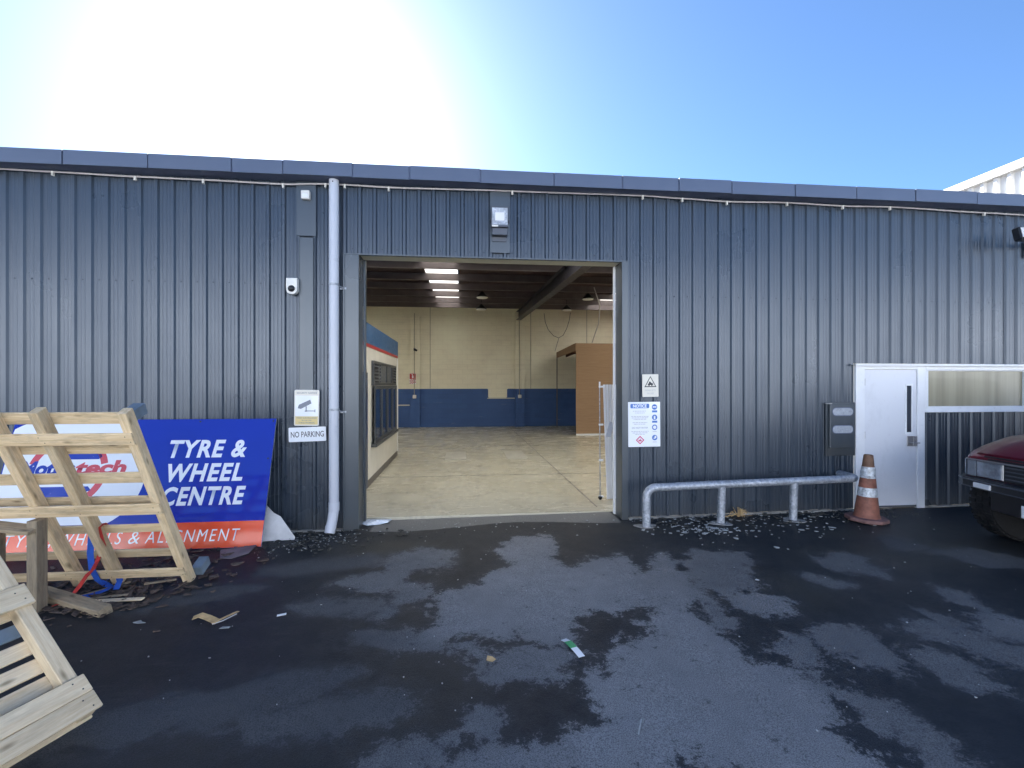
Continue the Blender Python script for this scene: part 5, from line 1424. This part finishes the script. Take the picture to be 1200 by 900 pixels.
LS = thing("leaf_sheath", "torn dry tan leaf sheath lying on the dark asphalt", "leaf", (-1.9, -2.19, gz(-1.9) + 0.006), (0, 0, R(8)))
b = MB()
b.ribbon([(-0.14, 0.03, 0.015), (-0.09, 0.035, 0.03), (-0.03, 0.0, 0.022), (0.03, -0.045, 0.014), (0.06, -0.06, 0.006)], 0.055, (0.3, 0.9, 0.2), 0.004)
obj("husk", b.mesh("husk", M['straw'], 0.001), LS)
obj("strip", MB().ribbon([(0.02, -0.07, 0.006), (0.08, -0.03, 0.014), (0.14, 0.03, 0.02), (0.165, 0.06, 0.018)], 0.03, (0.9, -0.6, 0.1), 0.003).mesh("strip", M['straw'], 0.001), LS)
obj("strip", MB().ribbon([(0.03, -0.085, 0.004), (0.09, -0.05, 0.006), (0.16, 0.035, 0.01)], 0.012, (0.9, -0.6, 0.1), 0.003).mesh("strip", M['board']), LS)

WRP = thing("snack_wrapper", "small white and green wrapper lying on the asphalt", "wrapper", (0.735, -2.90, gz(0.73) + 0.006), (0, 0, R(-70)))
obj("white_end", MB().ribbon([(-0.115, 0.0, 0.004), (-0.07, 0.004, 0.012)], 0.045, (0, 1, 0), 0.003).mesh("white_end", M['signwhite'], 0.001), WRP)
obj("green_middle", MB().ribbon([(-0.07, 0.004, 0.012), (-0.03, 0.003, 0.014), (0.015, 0.0, 0.012)], 0.05, (0, 1, 0), 0.003).mesh("green_middle", M['greenfoil'], 0.001), WRP)
obj("white_end", MB().ribbon([(0.015, 0.0, 0.012), (0.06, -0.002, 0.010), (0.115, -0.004, 0.003)], 0.047, (0, 1, 0), 0.003).mesh("white_end", M['signwhite'], 0.001), WRP)

def scrap(name, x, y, pl, m, label, cat, a=0.0, th=0.004, rot=(0, 0)):
    o = obj(name, MB().prism_z(pl, 0.0, th).mesh(name, M[m], 0.001), None, (x, y, gz(x) + 0.008), (rot[0], rot[1], a))
    tag(o, label, cat)
scrap("paper_scrap", -1.395, -2.18, [(-0.035, -0.013), (0.03, -0.015), (0.036, 0.012), (-0.03, 0.014)], 'signwhite', "little white rectangular scrap right of the tan leaf sheath", "paper scrap", R(24))
scrap("paper_scrap", -1.74, -2.33, [(-0.035, -0.012), (0.03, -0.02), (0.036, 0.0), (-0.02, 0.014)], 'flakes', "grey torn scrap just below the tan leaf sheath's right tip", "paper scrap", R(10))
scrap("paper_scrap", -2.42, -2.17, [(-0.05, -0.012), (0.0, -0.024), (0.05, -0.008), (0.01, 0.004), (-0.02, 0.03)], 'flakes', "pale crumpled scrap left of the tan leaf sheath", "paper scrap", R(-8))
scrap("dry_leaf", 0.18, -2.96, [(-0.035, -0.01), (0.0, -0.03), (0.035, -0.012), (0.02, 0.015), (-0.01, 0.03)], 'straw', "small brown dry leaf in the middle of the yard", "leaf", 0.4, 0.003, (0.2, 0.15))
scrap("dry_leaf", 2.62, -2.02, [(-0.025, -0.008), (0.0, -0.02), (0.03, -0.008), (0.01, 0.015)], 'flakes', "pale dry leaf on the dark patch below the barrier's left post", "leaf", 0.2, 0.003, (0.1, 0.15))
scrap("twig", 0.91, -3.66, [(-0.06, -0.004), (0.06, -0.003), (0.062, 0.003), (-0.058, 0.004)], 'flakes', "thin pale twig near the bottom edge of the picture", "twig", R(62))

fb = MB()  # thin irregular blue-white patch beside the left jamb
fpl = [(-1.30, 0.22), (-1.24, 0.33), (-1.08, 0.352), (-0.93, 0.33), (-0.95, 0.20), (-1.06, 0.17), (-1.20, 0.12)]
nn_ = len(fpl)
fb.add([(x, y, gz(x) + 0.010 + 0.008 * math.sin(i * 2.1)) for i, (x, y) in enumerate(fpl)] + [(x + 0.01, y, gz(x) + 0.022 + 0.012 * math.sin(i * 2.1)) for i, (x, y) in enumerate(fpl)] + [(-1.08, 0.24, gz(-1.1) + 0.05), (-1.08, 0.24, gz(-1.1) + 0.012)],
       [(i, (i + 1) % nn_, nn_ + (i + 1) % nn_, nn_ + i) for i in range(nn_)] + [(nn_ + i, nn_ + (i + 1) % nn_, 2 * nn_) for i in range(nn_)] + [((i + 1) % nn_, i, 2 * nn_ + 1) for i in range(nn_)])
tag(obj("pale_patch", fb.mesh("pale_patch", M['palepatch'])), "crumpled pale patch on the ground at the doorway's left jamb", "plastic film")

WD = thing("dry_weed", "tuft of dry straw-coloured weed at the wall behind the barrier", "weed", (3.62, -0.10, gz(3.6)))
b = MB()
for i in range(26):
    a = random.uniform(0, 2 * math.pi); r = random.uniform(0.08, 0.20); h = random.uniform(0.02, 0.13)
    b.ribbon([(0, 0, 0.0), (0.5 * r * math.cos(a), 0.35 * r * math.sin(a), h), (r * math.cos(a), -abs(0.6 * r * math.sin(a)), h * random.uniform(0.2, 0.9))], 0.008, (math.sin(a), -math.cos(a), 0.2), 0.002)
obj("stems", b.mesh("stems", M['straw']), WD)
obj("fallen_stalk", MB().tube([(-0.28, -0.05, 0.012), (-0.1, -0.02, 0.03), (0.05, 0.0, 0.05)], 0.006, 6).mesh("fallen_stalk", M['straw']), WD)

# ------------------------------------------------------------------ the yard's far side, mirrored in the cladding, the sign and the window; enlarged and paled to bounce sun
OP = thing("pale_factory", "long pale ribbed factory in full sun across the yard, behind the camera", "building", (0, -23, 0))
obj("wall", MB().box(-60, 90, -12, 0, -0.4, 8.0).mesh("wall", M['creamclad']), OP)
rm = MB().prism_z([(-0.03, 0.0), (-0.02, 0.03), (0.02, 0.03), (0.03, 0.0)], 0.0, 7.98).mesh("rib", M['creamclad'])
for k in range(150):
    if not (62 <= k <= 71 or 95 <= k <= 104):
        obj("rib", rm, OP, (-30 + k * 0.4, 0.001, 0))
obj("roof", MB().prism_x([(0.5, 8.01), (-12.5, 8.01), (-6, 9.4)], -60.5, 90.5).mesh("roof", M['redroof']), OP)
for x in (-5.2, 8.0):
    obj("roller_door", MB().box(x, x + 3.6, 0.002, 0.04, 0.0, 3.8).mesh("roller_door", M['greymetal']), OP)
for x in (-20, -14, 17, 23):
    wf_ = obj("window", MB().box(x, x + 3, 0.032, 0.06, 1.2, 2.4).mesh("window", M['whiteframe']), OP)
    obj("pane", MB().box(x + 0.1, x + 2.9, 0.061, 0.066, 1.3, 2.3).mesh("pane", M['carglass']), wf_)
